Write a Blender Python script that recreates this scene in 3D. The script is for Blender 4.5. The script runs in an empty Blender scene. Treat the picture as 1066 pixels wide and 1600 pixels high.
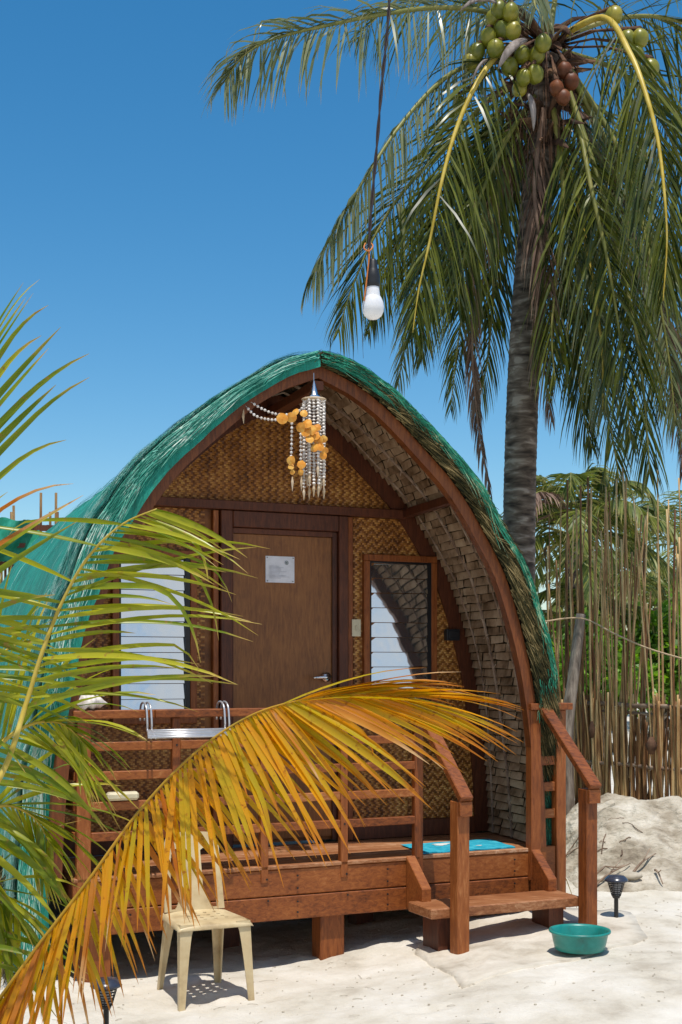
import bpy, math, random
from mathutils import Vector, Matrix, noise
random.seed(7)
R = math.radians
scene = bpy.context.scene
col = scene.collection
# ------------------------------------------------------------------ camera, sky, sun, exposure
F, HX, HY, CH = 2050.0, 533.0, 1042.0, 1.6
cam_d = bpy.data.cameras.new('camera'); cam = bpy.data.objects.new('camera', cam_d); col.objects.link(cam)
cam.location = (0, 0, CH); cam.rotation_euler = (R(90), 0, 0)
cam_d.sensor_fit = 'VERTICAL'; cam_d.sensor_height = 36; cam_d.lens = F*36/1600
cam_d.shift_y = (HY-800)/1600; cam_d.clip_start = .05; cam_d.clip_end = 8000
scene.camera = cam
SUN_EL, SUN_AZ = R(73), R(172)      # azimuth measured from +Y (ahead) clockwise: just right of straight behind the camera
sdir = Vector((math.sin(SUN_AZ)*math.cos(SUN_EL), math.cos(SUN_AZ)*math.cos(SUN_EL), math.sin(SUN_EL)))
world = bpy.data.worlds.new('World'); scene.world = world; world.use_nodes = True
wn, wl = world.node_tree.nodes, world.node_tree.links
bg = wn['Background']
sky = wn.new('ShaderNodeTexSky'); sky.sky_type = 'NISHITA'; sky.sun_disc = False
sky.sun_elevation = SUN_EL; sky.sun_rotation = SUN_AZ
sky.air_density = 1.0; sky.dust_density = .35; sky.ozone_density = 2.2
hs = wn.new('ShaderNodeHueSaturation'); hs.inputs['Saturation'].default_value = 1.38; hs.inputs['Hue'].default_value = .492; hs.inputs['Value'].default_value = 1.0
wl.new(sky.outputs[0], hs.inputs['Color'])
# soft fair-weather clouds low in the sky behind the photographer (the window panes mirror them)
tc = wn.new('ShaderNodeTexCoord'); sep = wn.new('ShaderNodeSeparateXYZ'); wl.new(tc.outputs['Generated'], sep.inputs[0])
nz = wn.new('ShaderNodeTexNoise'); nz.inputs['Scale'].default_value = 2.4; nz.inputs['Detail'].default_value = 7; nz.inputs['Roughness'].default_value = .58
mp = wn.new('ShaderNodeMapping'); mp.inputs['Scale'].default_value = (1, 1, 2.6); wl.new(tc.outputs['Generated'], mp.inputs[0]); wl.new(mp.outputs[0], nz.inputs['Vector'])
cr = wn.new('ShaderNodeMapRange'); cr.inputs['From Min'].default_value = .40; cr.inputs['From Max'].default_value = .60; wl.new(nz.outputs[0], cr.inputs[0])
bh = wn.new('ShaderNodeMapRange'); bh.inputs['From Min'].default_value = -.05; bh.inputs['From Max'].default_value = -.45; wl.new(sep.outputs['Y'], bh.inputs[0])
mu = wn.new('ShaderNodeMath'); mu.operation = 'MULTIPLY'; wl.new(cr.outputs[0], mu.inputs[0]); wl.new(bh.outputs[0], mu.inputs[1])
mx = wn.new('ShaderNodeMixRGB'); wl.new(mu.outputs[0], mx.inputs[0]); wl.new(hs.outputs[0], mx.inputs[1]); mx.inputs[2].default_value = (4.5, 4.75, 5.1, 1)
wl.new(mx.outputs[0], bg.inputs['Color']); bg.inputs['Strength'].default_value = .138
sd = bpy.data.lights.new('sun', 'SUN'); sun = bpy.data.objects.new('sun', sd); col.objects.link(sun)
sd.energy = 4.2; sd.angle = R(.55); sd.color = (1, .955, .88)
sun.rotation_euler = sdir.to_track_quat('Z', 'Y').to_euler()
scene.view_settings.view_transform = 'Standard'; scene.view_settings.look = 'None'
scene.view_settings.exposure = 0; scene.view_settings.gamma = 1
scene.render.engine = 'CYCLES'
scene.cycles.max_bounces = 8; scene.cycles.transparent_max_bounces = 12

# ------------------------------------------------------------------ frames of reference
TH = R(24.5)
U = Vector((math.cos(TH), math.sin(TH), 0)); V = Vector((-math.sin(TH), math.cos(TH), 0))
O = Vector(((520-HX)/F*7.5, 7.5, 0))
def H(u, v, z): return O + U*u + V*v + Vector((0, 0, z))            # hut frame to world
def P(px, py, Y): return Vector(((px-HX)/F*Y, Y, CH-(py-HY)/F*Y))    # a photo point at a distance to world
def lerp(a, b, t): return a+(b-a)*t
def sm(a, b, x):
    t = max(0, min(1, (x-a)/(b-a))); return t*t*(3-2*t)
def interp(pts, x):
    if x <= pts[0][0]: return pts[0][1]
    for (a, b), (c, d) in zip(pts, pts[1:]):
        if x <= c: return lerp(b, d, (x-a)/(c-a))
    return pts[-1][1]
def spline(pts, n):
    out = []; m = len(pts)-1
    for i in range(n+1):
        f = i/n*m; k = min(int(f), m-1); t = f-k
        p0 = pts[max(k-1, 0)]; p1 = pts[k]; p2 = pts[k+1]; p3 = pts[min(k+2, m)]
        out.append(.5*((2*p1)+(p2-p0)*t+(2*p0-5*p1+4*p2-p3)*t*t+(3*p1-p0-3*p2+p3)*t**3))
    return out

# ------------------------------------------------------------------ mesh helpers
class MB:
    def __init__(s): s.v = []; s.f = []; s.at = []; s.cur = (0, 0)
    def add(s, vs, fs, al=None, rnd=None):
        b = len(s.v); s.v += [tuple(x) for x in vs]; s.f += [tuple(b+i for i in f) for f in fs]
        s.at += [(al[i] if al else 0, rnd if rnd is not None else 0) for i in range(len(vs))]
    def box(s, c, ax, ay, az):        # centre and half axes
        c = Vector(c); vs = [c+ax*i+ay*j+az*k for i in (-1, 1) for j in (-1, 1) for k in (-1, 1)]
        s.add(vs, [(0, 1, 3, 2), (4, 6, 7, 5), (0, 4, 5, 1), (2, 3, 7, 6), (0, 2, 6, 4), (1, 5, 7, 3)], rnd=random.random())
    def tube(s, pts, r, n=6, caps=True, flat=1.0):
        rr = r if isinstance(r, (list, tuple)) else [r]*len(pts); m = len(pts); vs = []; fs = []
        ref = None
        for i, p in enumerate(pts):
            t = (pts[min(i+1, m-1)]-pts[max(i-1, 0)])
            t = t.normalized() if t.length > 1e-9 else Vector((0, 0, 1))
            if ref is None: ref = t.orthogonal().normalized()
            a = (ref-t*ref.dot(t)); a = a.normalized() if a.length > 1e-6 else t.orthogonal().normalized(); ref = a; b = t.cross(a)
            for k in range(n):
                an = 2*math.pi*k/n; vs.append(p+(a*math.cos(an)+b*math.sin(an)*flat)*rr[i])
        for i in range(m-1):
            for k in range(n): fs.append((i*n+k, i*n+(k+1) % n, (i+1)*n+(k+1) % n, (i+1)*n+k))
        if caps: fs += [tuple(reversed(range(n))), tuple((m-1)*n+k for k in range(n))]
        s.add(vs, fs, al=[i/(m-1) for i in range(m) for k in range(n)], rnd=random.random())
    def lathe(s, c, prof, n=32, ax=None):
        c = Vector(c); vs = []; fs = []; m = len(prof)
        for (r, z) in prof:
            for k in range(n):
                a = 2*math.pi*k/n; vs.append(c+Vector((math.cos(a)*r, math.sin(a)*r, z)))
        for i in range(m-1):
            for k in range(n): fs.append((i*n+k, i*n+(k+1) % n, (i+1)*n+(k+1) % n, (i+1)*n+k))
        s.add(vs, fs)
    def grid(s, fn, nu, nv, al=None, wrap=False):
        vs = [fn(i/nu, j/nv) for i in range(nu+1) for j in range(nv+1)]
        fs = [(i*(nv+1)+j, (i+1)*(nv+1)+j, (i+1)*(nv+1)+j+1, i*(nv+1)+j+1) for i in range(nu) for j in range(nv)]
        s.add(vs, fs, al=[i/nu for i in range(nu+1) for j in range(nv+1)] if al else None)
    def build(s, name, mat, parent=None, smooth=False, bevel=0, stuff=False, label=None):
        me = bpy.data.meshes.new(name); me.from_pydata(s.v, [], s.f)
        a = me.attributes.new('along', 'FLOAT', 'POINT'); a.data.foreach_set('value', [x[0] for x in s.at])
        a = me.attributes.new('rnd', 'FLOAT', 'POINT'); a.data.foreach_set('value', [x[1] for x in s.at])
        if smooth: me.polygons.foreach_set('use_smooth', [True]*len(me.polygons))
        me.update(); me.materials.append(mat)
        o = bpy.data.objects.new(name, me); col.objects.link(o)
        if parent is not None: o.parent = parent; o.matrix_parent_inverse = PINV.get(parent.name, Matrix()) 
        if bevel:
            b = o.modifiers.new('bevel', 'BEVEL'); b.width = bevel; b.segments = 1; b.limit_method = 'ANGLE'
        if stuff: o['kind'] = 'stuff'
        if label: o['label'] = label
        return o
PINV = {}
def tag(o, label, cat, group=None, kind=None):
    o['label'] = label; o['category'] = cat
    if group: o['group'] = group
    if kind: o['kind'] = kind
    return o
def thing(name, loc, label, cat, group=None):
    o = bpy.data.objects.new(name, None); col.objects.link(o); o.location = loc
    o.empty_display_size = .1
    PINV[o.name] = Matrix.Translation(-Vector(loc))
    return tag(o, label, cat, group)
def ubox(m, u0, u1, v0, v1, z0, z1):
    m.box(H((u0+u1)/2, (v0+v1)/2, (z0+z1)/2), U*(abs(u1-u0)/2), V*(abs(v1-v0)/2), Vector((0, 0, abs(z1-z0)/2)))
def bar(m, a, b, w, h, up=Vector((0, 0, 1))):      # square bar from a to b
    t = (b-a).normalized(); s = t.cross(up).normalized(); n = s.cross(t).normalized()
    m.box((a+b)/2, t*((b-a).length/2), s*(w/2), n*(h/2))

# ------------------------------------------------------------------ materials
def newmat(name):
    m = bpy.data.materials.new(name); m.use_nodes = True
    nt = m.node_tree; return m, nt.nodes, nt.links, nt.nodes['Principled BSDF']
def ramp(N, stops):
    r = N.new('ShaderNodeValToRGB'); e = r.color_ramp.elements
    while len(e) < len(stops): e.new(.5)
    for k, (p, c) in enumerate(stops): e[k].position = p; e[k].color = (*c, 1)
    return r
def rough_mat(name, stops, scale=8, stretch=(1, 1, 1), rough=.7, bump=.3, bdist=.01, detail=6, spec=.3, rnd=0.0, objrnd=0.0, bscale=None, metallic=0):
    m, N, L, B = newmat(name)
    tc = N.new('ShaderNodeTexCoord'); mp = N.new('ShaderNodeMapping'); mp.inputs['Scale'].default_value = stretch
    L.new(tc.outputs['Object'], mp.inputs[0])
    n = N.new('ShaderNodeTexNoise'); n.inputs['Scale'].default_value = scale; n.inputs['Detail'].default_value = detail; n.inputs['Roughness'].default_value = .62
    L.new(mp.outputs[0], n.inputs['Vector'])
    fac = n.outputs[0]
    mr = N.new('ShaderNodeMapRange'); mr.inputs['From Min'].default_value = .3; mr.inputs['From Max'].default_value = .7; L.new(fac, mr.inputs[0]); fac = mr.outputs[0]
    if rnd or objrnd:
        if rnd: g = N.new('ShaderNodeNewGeometry'); src = g.outputs['Random Per Island']; amt = rnd
        else: g = N.new('ShaderNodeObjectInfo'); src = g.outputs['Random']; amt = objrnd
        a = N.new('ShaderNodeMath'); a.operation = 'SUBTRACT'; L.new(src, a.inputs[0]); a.inputs[1].default_value = .5
        b = N.new('ShaderNodeMath'); b.operation = 'MULTIPLY_ADD'; L.new(a.outputs[0], b.inputs[0]); b.inputs[1].default_value = amt; L.new(fac, b.inputs[2]); fac = b.outputs[0]
    r = ramp(N, stops); L.new(fac, r.inputs[0]); L.new(r.outputs[0], B.inputs['Base Color'])
    B.inputs['Roughness'].default_value = rough; B.inputs['Specular IOR Level'].default_value = spec; B.inputs['Metallic'].default_value = metallic
    if bump:
        n2 = n
        if bscale:
            n2 = N.new('ShaderNodeTexNoise'); n2.inputs['Scale'].default_value = bscale; n2.inputs['Detail'].default_value = 5; L.new(mp.outputs[0], n2.inputs['Vector'])
        bp = N.new('ShaderNodeBump'); bp.inputs['Strength'].default_value = bump; bp.inputs['Distance'].default_value = bdist
        L.new(n2.outputs[0], bp.inputs['Height']); L.new(bp.outputs[0], B.inputs['Normal'])
    return m
def plain(name, c, rough=.5, spec=.4, metallic=0):
    return rough_mat(name, [(0, [x*.85 for x in c]), (1, [min(1, x*1.12) for x in c])], scale=14, rough=rough, bump=.06, spec=spec, metallic=metallic)
def wood(name, stops, rough=.5, spec=.4, turn=True, objrnd=.45):
    """stained timber: grain streaks along the hut front, weathered patches"""
    m, N, L, B = newmat(name)
    tc = N.new('ShaderNodeTexCoord'); mp = N.new('ShaderNodeMapping')
    mp.inputs['Rotation'].default_value = (0, 0, -TH); mp.inputs['Scale'].default_value = (3, 22, 22) if turn else (22, 22, 3)
    L.new(tc.outputs['Object'], mp.inputs[0])
    n = N.new('ShaderNodeTexNoise'); n.inputs['Scale'].default_value = 3; n.inputs['Detail'].default_value = 7; n.inputs['Roughness'].default_value = .7; n.inputs['Distortion'].default_value = .6
    L.new(mp.outputs[0], n.inputs['Vector'])
    p = N.new('ShaderNodeTexNoise'); p.inputs['Scale'].default_value = 5; p.inputs['Detail'].default_value = 5; L.new(tc.outputs['Object'], p.inputs['Vector'])
    ad = N.new('ShaderNodeMath'); ad.operation = 'MULTIPLY_ADD'; L.new(p.outputs[0], ad.inputs[0]); ad.inputs[1].default_value = .4; L.new(n.outputs[0], ad.inputs[2])
    mr = N.new('ShaderNodeMapRange'); mr.inputs['From Min'].default_value = .42; mr.inputs['From Max'].default_value = .98; L.new(ad.outputs[0], mr.inputs[0])
    oi = N.new('ShaderNodeObjectInfo'); sb = N.new('ShaderNodeMath'); sb.operation = 'SUBTRACT'; L.new(oi.outputs['Random'], sb.inputs[0]); sb.inputs[1].default_value = .5
    mm = N.new('ShaderNodeMath'); mm.operation = 'MULTIPLY_ADD'; L.new(sb.outputs[0], mm.inputs[0]); mm.inputs[1].default_value = objrnd; L.new(mr.outputs[0], mm.inputs[2])
    r = ramp(N, stops); L.new(mm.outputs[0], r.inputs[0]); L.new(r.outputs[0], B.inputs['Base Color'])
    B.inputs['Roughness'].default_value = rough; B.inputs['Specular IOR Level'].default_value = spec
    bp = N.new('ShaderNodeBump'); bp.inputs['Strength'].default_value = .35; bp.inputs['Distance'].default_value = .004
    L.new(n.outputs[0], bp.inputs['Height']); L.new(bp.outputs[0], B.inputs['Normal'])
    return m
def leaf_mat(name, base, tip, alt, rough=.38, trans=.35, tipstart=.8, altw=.5, midrib=None):
    """leaf blade: colour differs leaf by leaf and dries towards its tip; light passes through it"""
    m, N, L, B = newmat(name)
    a1 = N.new('ShaderNodeAttribute'); a1.attribute_name = 'along'; a2 = N.new('ShaderNodeAttribute'); a2.attribute_name = 'rnd'
    tc = N.new('ShaderNodeTexCoord'); n = N.new('ShaderNodeTexNoise'); n.inputs['Scale'].default_value = 9; n.inputs['Detail'].default_value = 5
    L.new(tc.outputs['Object'], n.inputs['Vector'])
    mm = N.new('ShaderNodeMath'); mm.operation = 'ADD'; L.new(a2.outputs['Fac'], mm.inputs[0]); L.new(n.outputs[0], mm.inputs[1])
    mr = N.new('ShaderNodeMapRange'); mr.inputs['From Min'].default_value = .55; mr.inputs['From Max'].default_value = .55+altw*1.8; L.new(mm.outputs[0], mr.inputs[0])
    x1 = N.new('ShaderNodeMixRGB'); L.new(mr.outputs[0], x1.inputs[0]); x1.inputs[1].default_value = (*base, 1); x1.inputs[2].default_value = (*alt, 1)
    ad = N.new('ShaderNodeMath'); ad.operation = 'MULTIPLY_ADD'; L.new(n.outputs[0], ad.inputs[0]); ad.inputs[1].default_value = .35; L.new(a1.outputs['Fac'], ad.inputs[2])
    m2 = N.new('ShaderNodeMapRange'); m2.inputs['From Min'].default_value = tipstart+.12; m2.inputs['From Max'].default_value = tipstart+.32; L.new(ad.outputs[0], m2.inputs[0])
    x2 = N.new('ShaderNodeMixRGB'); L.new(m2.outputs[0], x2.inputs[0]); L.new(x1.outputs[0], x2.inputs[1]); x2.inputs[2].default_value = (*tip, 1)
    n5 = N.new('ShaderNodeTexNoise'); n5.inputs['Scale'].default_value = 38; n5.inputs['Detail'].default_value = 3; L.new(tc.outputs['Object'], n5.inputs['Vector'])
    m5 = N.new('ShaderNodeMapRange'); m5.inputs['From Min'].default_value = .62; m5.inputs['From Max'].default_value = .70; m5.inputs['To Max'].default_value = .75; L.new(n5.outputs[0], m5.inputs[0])
    x5 = N.new('ShaderNodeMixRGB'); L.new(m5.outputs[0], x5.inputs[0]); L.new(x2.outputs[0], x5.inputs[1]); x5.inputs[2].default_value = (tip[0]*.6, tip[1]*.5, tip[2]*.5, 1); x2 = x5
    L.new(x2.outputs[0], B.inputs['Base Color']); B.inputs['Roughness'].default_value = rough; B.inputs['Specular IOR Level'].default_value = .36
    t = N.new('ShaderNodeBsdfTranslucent'); hsv = N.new('ShaderNodeHueSaturation'); hsv.inputs['Value'].default_value = 1.5; hsv.inputs['Saturation'].default_value = 1.1
    L.new(x2.outputs[0], hsv.inputs['Color']); L.new(hsv.outputs[0], t.inputs['Color'])
    ms = N.new('ShaderNodeMixShader'); ms.inputs[0].default_value = trans; L.new(B.outputs[0], ms.inputs[1]); L.new(t.outputs[0], ms.inputs[2])
    L.new(ms.outputs[0], N['Material Output'].inputs['Surface'])
    return m

M = {}
M['timber'] = wood('stained_timber', [(0, (.08, .020, .004)), (.35, (.22, .058, .011)), (.7, (.32, .098, .020)), (1, (.44, .18, .06))])
M['timber_up'] = wood('stained_timber_upright', [(0, (.08, .020, .004)), (.35, (.21, .055, .010)), (.7, (.30, .088, .018)), (1, (.42, .16, .05))], turn=False)
M['timber_dark'] = wood('dark_stained_timber', [(0, (.035, .009, .004)), (.5, (.085, .022, .008)), (1, (.16, .045, .015))], turn=False)
M['rafter'] = wood('rafter_timber', [(0, (.05, .013, .003)), (.5, (.15, .04, .008)), (1, (.26, .08, .018))], turn=False, objrnd=.1)
M['deckwood'] = wood('worn_deck_timber', [(0, (.15, .045, .014)), (.4, (.31, .12, .045)), (.75, (.46, .235, .12)), (1, (.62, .41, .27))])
M['door'] = wood('plywood_door', [(0, (.15, .05, .012)), (.5, (.26, .098, .024)), (1, (.35, .15, .042))], turn=False, rough=.42)
M['weave_light'] = rough_mat('bamboo_strip_light', [(0, (.24, .09, .014)), (.5, (.42, .17, .03)), (1, (.60, .31, .08))], scale=5, rough=.4, bump=.15, rnd=.45, spec=.45)
M['weave_dark'] = rough_mat('bamboo_strip_dark', [(0, (.09, .028, .006)), (.5, (.20, .068, .013)), (1, (.34, .135, .03))], scale=5, rough=.5, bump=.15, rnd=.45, spec=.4)
M['shingle'] = rough_mat('nipa_shingle', [(0, (.13, .075, .035)), (.5, (.33, .22, .13)), (1, (.50, .37, .24))], scale=7, rough=.8, bump=.3, bdist=.006, objrnd=.55, bscale=40)
M['thatch'] = rough_mat('weathered_thatch', [(0, (.02, .015, .008)), (.4, (.06, .045, .025)), (.7, (.13, .10, .055)), (1, (.24, .19, .11))], scale=9, stretch=(3, 3, 3), rough=.95, bump=1, bdist=.04, rnd=.6, bscale=40)
M['moss'] = rough_mat('mossy_thatch_straw', [(0, (.010, .012, .004)), (.35, (.035, .034, .010)), (.75, (.095, .075, .026)), (1, (.28, .21, .09))], scale=7, rough=.9, bump=.2, rnd=1.0)
M['netfibre'] = rough_mat('net_thread', [(0, (.008, .16, .11)), (.45, (.03, .30, .22)), (.8, (.20, .48, .38)), (1, (.58, .70, .60))], scale=4, rough=.6, bump=0, rnd=1.1)
M['netdark'] = rough_mat('green_net_thread', [(0, (.006, .09, .05)), (.5, (.012, .20, .12)), (1, (.05, .36, .26))], scale=4, rough=.6, bump=0, rnd=1.0)
M['netright'] = rough_mat('green_net_wisp', [(0, (.004, .09, .05)), (.5, (.01, .19, .11)), (.85, (.05, .36, .22)), (1, (.35, .50, .30))], scale=4, rough=.6, bump=0, rnd=1.0)
def net_mat():
    m, N, L, B = newmat('teal_shade_net')
    tc = N.new('ShaderNodeTexCoord'); mp = N.new('ShaderNodeMapping'); mp.inputs['Rotation'].default_value = (0, 0, -TH); mp.inputs['Scale'].default_value = (.8, 9, .8)
    L.new(tc.outputs['Object'], mp.inputs[0])
    n = N.new('ShaderNodeTexNoise'); n.inputs['Scale'].default_value = 3.5; n.inputs['Detail'].default_value = 8; n.inputs['Roughness'].default_value = .75; n.inputs['Distortion'].default_value = .8
    L.new(mp.outputs[0], n.inputs['Vector'])
    n3 = N.new('ShaderNodeTexNoise'); n3.inputs['Scale'].default_value = 1.4; n3.inputs['Detail'].default_value = 4; L.new(tc.outputs['Object'], n3.inputs['Vector'])
    ad = N.new('ShaderNodeMath'); ad.operation = 'MULTIPLY_ADD'; L.new(n3.outputs[0], ad.inputs[0]); ad.inputs[1].default_value = .5; L.new(n.outputs[0], ad.inputs[2])
    mr = N.new('ShaderNodeMapRange'); mr.inputs['From Min'].default_value = .45; mr.inputs['From Max'].default_value = 1.1; L.new(ad.outputs[0], mr.inputs[0])
    r = ramp(N, [(0, (.003, .07, .048)), (.35, (.004, .19, .135)), (.6, (.006, .30, .22)), (.85, (.012, .38, .29)), (1, (.16, .50, .40))])
    L.new(mr.outputs[0], r.inputs[0]); L.new(r.outputs[0], B.inputs['Base Color']); B.inputs['Roughness'].default_value = .65
    bp = N.new('ShaderNodeBump'); bp.inputs['Strength'].default_value = .8; bp.inputs['Distance'].default_value = .03; L.new(n.outputs[0], bp.inputs['Height']); L.new(bp.outputs[0], B.inputs['Normal'])
    return m
M['net'] = net_mat()
def glass_mat():
    m, N, L, B = newmat('jalousie_pane')
    tc = N.new('ShaderNodeTexCoord'); n = N.new('ShaderNodeTexNoise'); n.inputs['Scale'].default_value = 6; L.new(tc.outputs['Object'], n.inputs['Vector'])
    B.inputs['Base Color'].default_value = (.25, .26, .26, 1); B.inputs['Roughness'].default_value = .5
    g = N.new('ShaderNodeBsdfGlossy'); g.inputs['Color'].default_value = (.86, .9, .92, 1); g.inputs['Roughness'].default_value = .045
    bp = N.new('ShaderNodeBump'); bp.inputs['Strength'].default_value = .12; bp.inputs['Distance'].default_value = .01; L.new(n.outputs[0], bp.inputs['Height']); L.new(bp.outputs[0], g.inputs['Normal'])
    ms = N.new('ShaderNodeMixShader'); ms.inputs[0].default_value = .86; L.new(B.outputs[0], ms.inputs[1]); L.new(g.outputs[0], ms.inputs[2])
    L.new(ms.outputs[0], N['Material Output'].inputs['Surface'])
    return m
M['glass'] = glass_mat()
M['black'] = plain('black_frame', (.012, .012, .014), .4)
M['blackplastic'] = plain('black_plastic', (.018, .019, .022), .45)
M['lampblue'] = plain('dark_lamp_cap', (.035, .04, .06), .25, .6)
M['chrome'] = plain('chrome', (.75, .76, .78), .18, .5, 1)
M['greymetal'] = plain('galvanised_wire', (.62, .62, .64), .35, .5, .6)
M['cream'] = plain('cream_plastic', (.62, .55, .38), .4)
M['paper'] = plain('laminated_paper', (.74, .74, .80), .3, .5)
M['ink'] = plain('faded_print', (.20, .24, .24), .6)
M['ink_light'] = plain('faint_print', (.52, .53, .60), .6)
M['chair'] = rough_mat('beige_monobloc_plastic', [(0, (.36, .26, .14)), (.35, (.54, .41, .225)), (1, (.66, .54, .33))], scale=7, rough=.38, bump=.05, spec=.5)
M['basin'] = rough_mat('teal_basin_plastic', [(0, (.02, .14, .12)), (.4, (.010, .22, .19)), (1, (.03, .29, .25))], scale=9, rough=.35, bump=.04, spec=.5)
M['mat'] = rough_mat('turquoise_doormat', [(0, (.01, .22, .33)), (.5, (.02, .36, .50)), (1, (.08, .48, .60))], scale=18, rough=.9, bump=.8, bdist=.006, bscale=160)
M['matwhite'] = plain('white_mat_pile', (.62, .66, .64), .9)
M['shell'] = rough_mat('white_seashell', [(0, (.55, .45, .38)), (.5, (.74, .68, .62)), (1, (.84, .80, .76))], scale=10, rough=.45, bump=.4, bdist=.006)
M['bead'] = rough_mat('pale_shell_bead', [(0, (.50, .43, .36)), (.5, (.72, .67, .62)), (1, (.84, .80, .78))], scale=30, rough=.35, bump=.1, rnd=.7)
M['capiz'] = rough_mat('amber_capiz_disc', [(0, (.50, .15, .02)), (.5, (.72, .30, .04)), (1, (.82, .50, .12))], scale=20, rough=.3, bump=.1, rnd=.8)
M['spike'] = rough_mat('tan_shell_spike', [(0, (.42, .28, .14)), (1, (.70, .56, .40))], scale=20, rough=.5, bump=.1, rnd=.6)
M['bulb'] = plain('white_bulb', (.78, .78, .80), .22, .6)
M['bulbbase'] = plain('bulb_heatsink', (.50, .49, .50), .4, .5)
M['cord'] = plain('dark_cord', (.035, .022, .022), .6)
M['orangewire'] = plain('orange_wire', (.55, .17, .03), .5)
M['concrete'] = rough_mat('sandy_concrete', [(0, (.38, .32, .245)), (.5, (.57, .51, .42)), (1, (.68, .62, .53))], scale=4, rough=.95, bump=.5, bdist=.012, bscale=30)
M['bamboo'] = rough_mat('dry_bamboo', [(0, (.12, .05, .018)), (.3, (.28, .14, .055)), (.65, (.48, .285, .12)), (1, (.66, .47, .23))], scale=3, stretch=(8, 8, 1), rough=.6, bump=.2, objrnd=1.0)
M['bamboo_stuff'] = rough_mat('dry_bamboo_small', [(0, (.10, .05, .025)), (.4, (.26, .15, .075)), (1, (.5, .34, .18))], scale=3, rough=.6, bump=.1, rnd=1.0)
M['greywood'] = rough_mat('grey_driftwood', [(0, (.08, .06, .045)), (.5, (.22, .175, .14)), (1, (.38, .32, .26))], scale=5, stretch=(6, 6, 1), rough=.85, bump=.4)
M['twig'] = rough_mat('dry_twig', [(0, (.10, .06, .04)), (.5, (.24, .16, .11)), (1, (.42, .32, .24))], scale=9, rough=.9, bump=.2, rnd=.9)
M['rope'] = plain('pale_rope', (.50, .36, .22), .9)
M['stone'] = rough_mat('pale_stone', [(0, (.32, .27, .20)), (1, (.58, .52, .42))], scale=8, rough=.9, bump=.5)
M['coconut'] = rough_mat('green_coconut', [(0, (.09, .11, .010)), (.5, (.19, .19, .015)), (1, (.32, .27, .03))], scale=5, rough=.35, bump=.1, objrnd=.6, spec=.5)
M['coconut_brown'] = rough_mat('orange_brown_coconut', [(0, (.07, .022, .010)), (.5, (.16, .05, .02)), (1, (.30, .12, .05))], scale=5, rough=.5, bump=.2, objrnd=.5)
M['spathe'] = rough_mat('grey_spathe', [(0, (.12, .09, .07)), (1, (.34, .29, .27))], scale=6, stretch=(4, 4, 1), rough=.6, bump=.3)
M['fibre'] = rough_mat('brown_leaf_base', [(0, (.035, .018, .010)), (.5, (.10, .05, .03)), (1, (.20, .11, .06))], scale=8, rough=.9, bump=.6, rnd=.6)
M['rachis_y'] = rough_mat('yellow_leaf_rib', [(0, (.36, .26, .03)), (.5, (.52, .38, .06)), (1, (.62, .48, .12))], scale=6, rough=.4, bump=.1)
M['rachis_o'] = rough_mat('orange_leaf_rib', [(0, (.30, .19, .01)), (1, (.50, .26, .02))], scale=6, rough=.4, bump=.1)
M['rachis_g'] = rough_mat('green_leaf_rib', [(0, (.10, .12, .03)), (.5, (.20, .20, .05)), (1, (.33, .28, .09))], scale=6, rough=.45, bump=.1)
M['rachis_b'] = rough_mat('dry_leaf_rib', [(0, (.12, .07, .05)), (1, (.30, .20, .15))], scale=6, rough=.8, bump=.2)
M['leaf'] = leaf_mat('palm_leaflet', (.016, .034, .008), (.26, .20, .08), (.15, .165, .022), tipstart=.93, rough=.34, trans=.2)
M['leaf_pale'] = leaf_mat('pale_palm_leaflet', (.10, .125, .05), (.34, .28, .14), (.22, .24, .12), tipstart=.85, rough=.3, trans=.25)
M['leaf_dead'] = leaf_mat('dead_palm_leaflet', (.13, .075, .055), (.30, .20, .14), (.24, .155, .11), rough=.7, trans=.15, tipstart=.7)
M['leaf_young'] = leaf_mat('young_palm_leaflet', (.14, .20, .012), (.55, .36, .10), (.42, .40, .03), tipstart=.86, rough=.3, trans=.38)
M['leaf_orange'] = leaf_mat('yellowing_palm_leaflet', (.46, .34, .012), (.50, .18, .015), (.66, .30, .008), tipstart=.70, rough=.34, trans=.36, altw=.45)
M['leaf_rust'] = leaf_mat('rusty_palm_leaflet', (.42, .13, .015), (.60, .38, .18), (.56, .24, .03), tipstart=.70, rough=.5, trans=.3)
M['leaf_far'] = leaf_mat('far_palm_leaflet', (.045, .085, .02), (.32, .27, .10), (.24, .26, .055), tipstart=.75, rough=.45, trans=.35)
M['bush'] = leaf_mat('broad_bush_leaf', (.07, .17, .02), (.2, .3, .03), (.20, .36, .03), tipstart=2, rough=.4, trans=.4)
def trunk_mat():
    m, N, L, B = newmat('coconut_trunk')
    tc = N.new('ShaderNodeTexCoord'); w = N.new('ShaderNodeTexNoise'); mp = N.new('ShaderNodeMapping'); mp.inputs['Scale'].default_value = (2.6, 2.6, 9)
    L.new(tc.outputs['Object'], mp.inputs[0]); L.new(mp.outputs[0], w.inputs['Vector']); w.inputs['Scale'].default_value = 2.2; w.inputs['Detail'].default_value = 6; w.inputs['Distortion'].default_value = .5
    mr = N.new('ShaderNodeMapRange'); mr.inputs['From Min'].default_value = .33; mr.inputs['From Max'].default_value = .66; L.new(w.outputs[0], mr.inputs[0])
    r = ramp(N, [(0, (.03, .02, .015)), (.4, (.095, .068, .052)), (.75, (.17, .13, .105)), (1, (.30, .25, .215))]); L.new(mr.outputs[0], r.inputs[0])
    L.new(r.outputs[0], B.inputs['Base Color']); B.inputs['Roughness'].default_value = .9
    bp = N.new('ShaderNodeBump'); bp.inputs['Strength'].default_value = .7; bp.inputs['Distance'].default_value = .02; L.new(w.outputs[0], bp.inputs['Height']); L.new(bp.outputs[0], B.inputs['Normal'])
    return m
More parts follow.
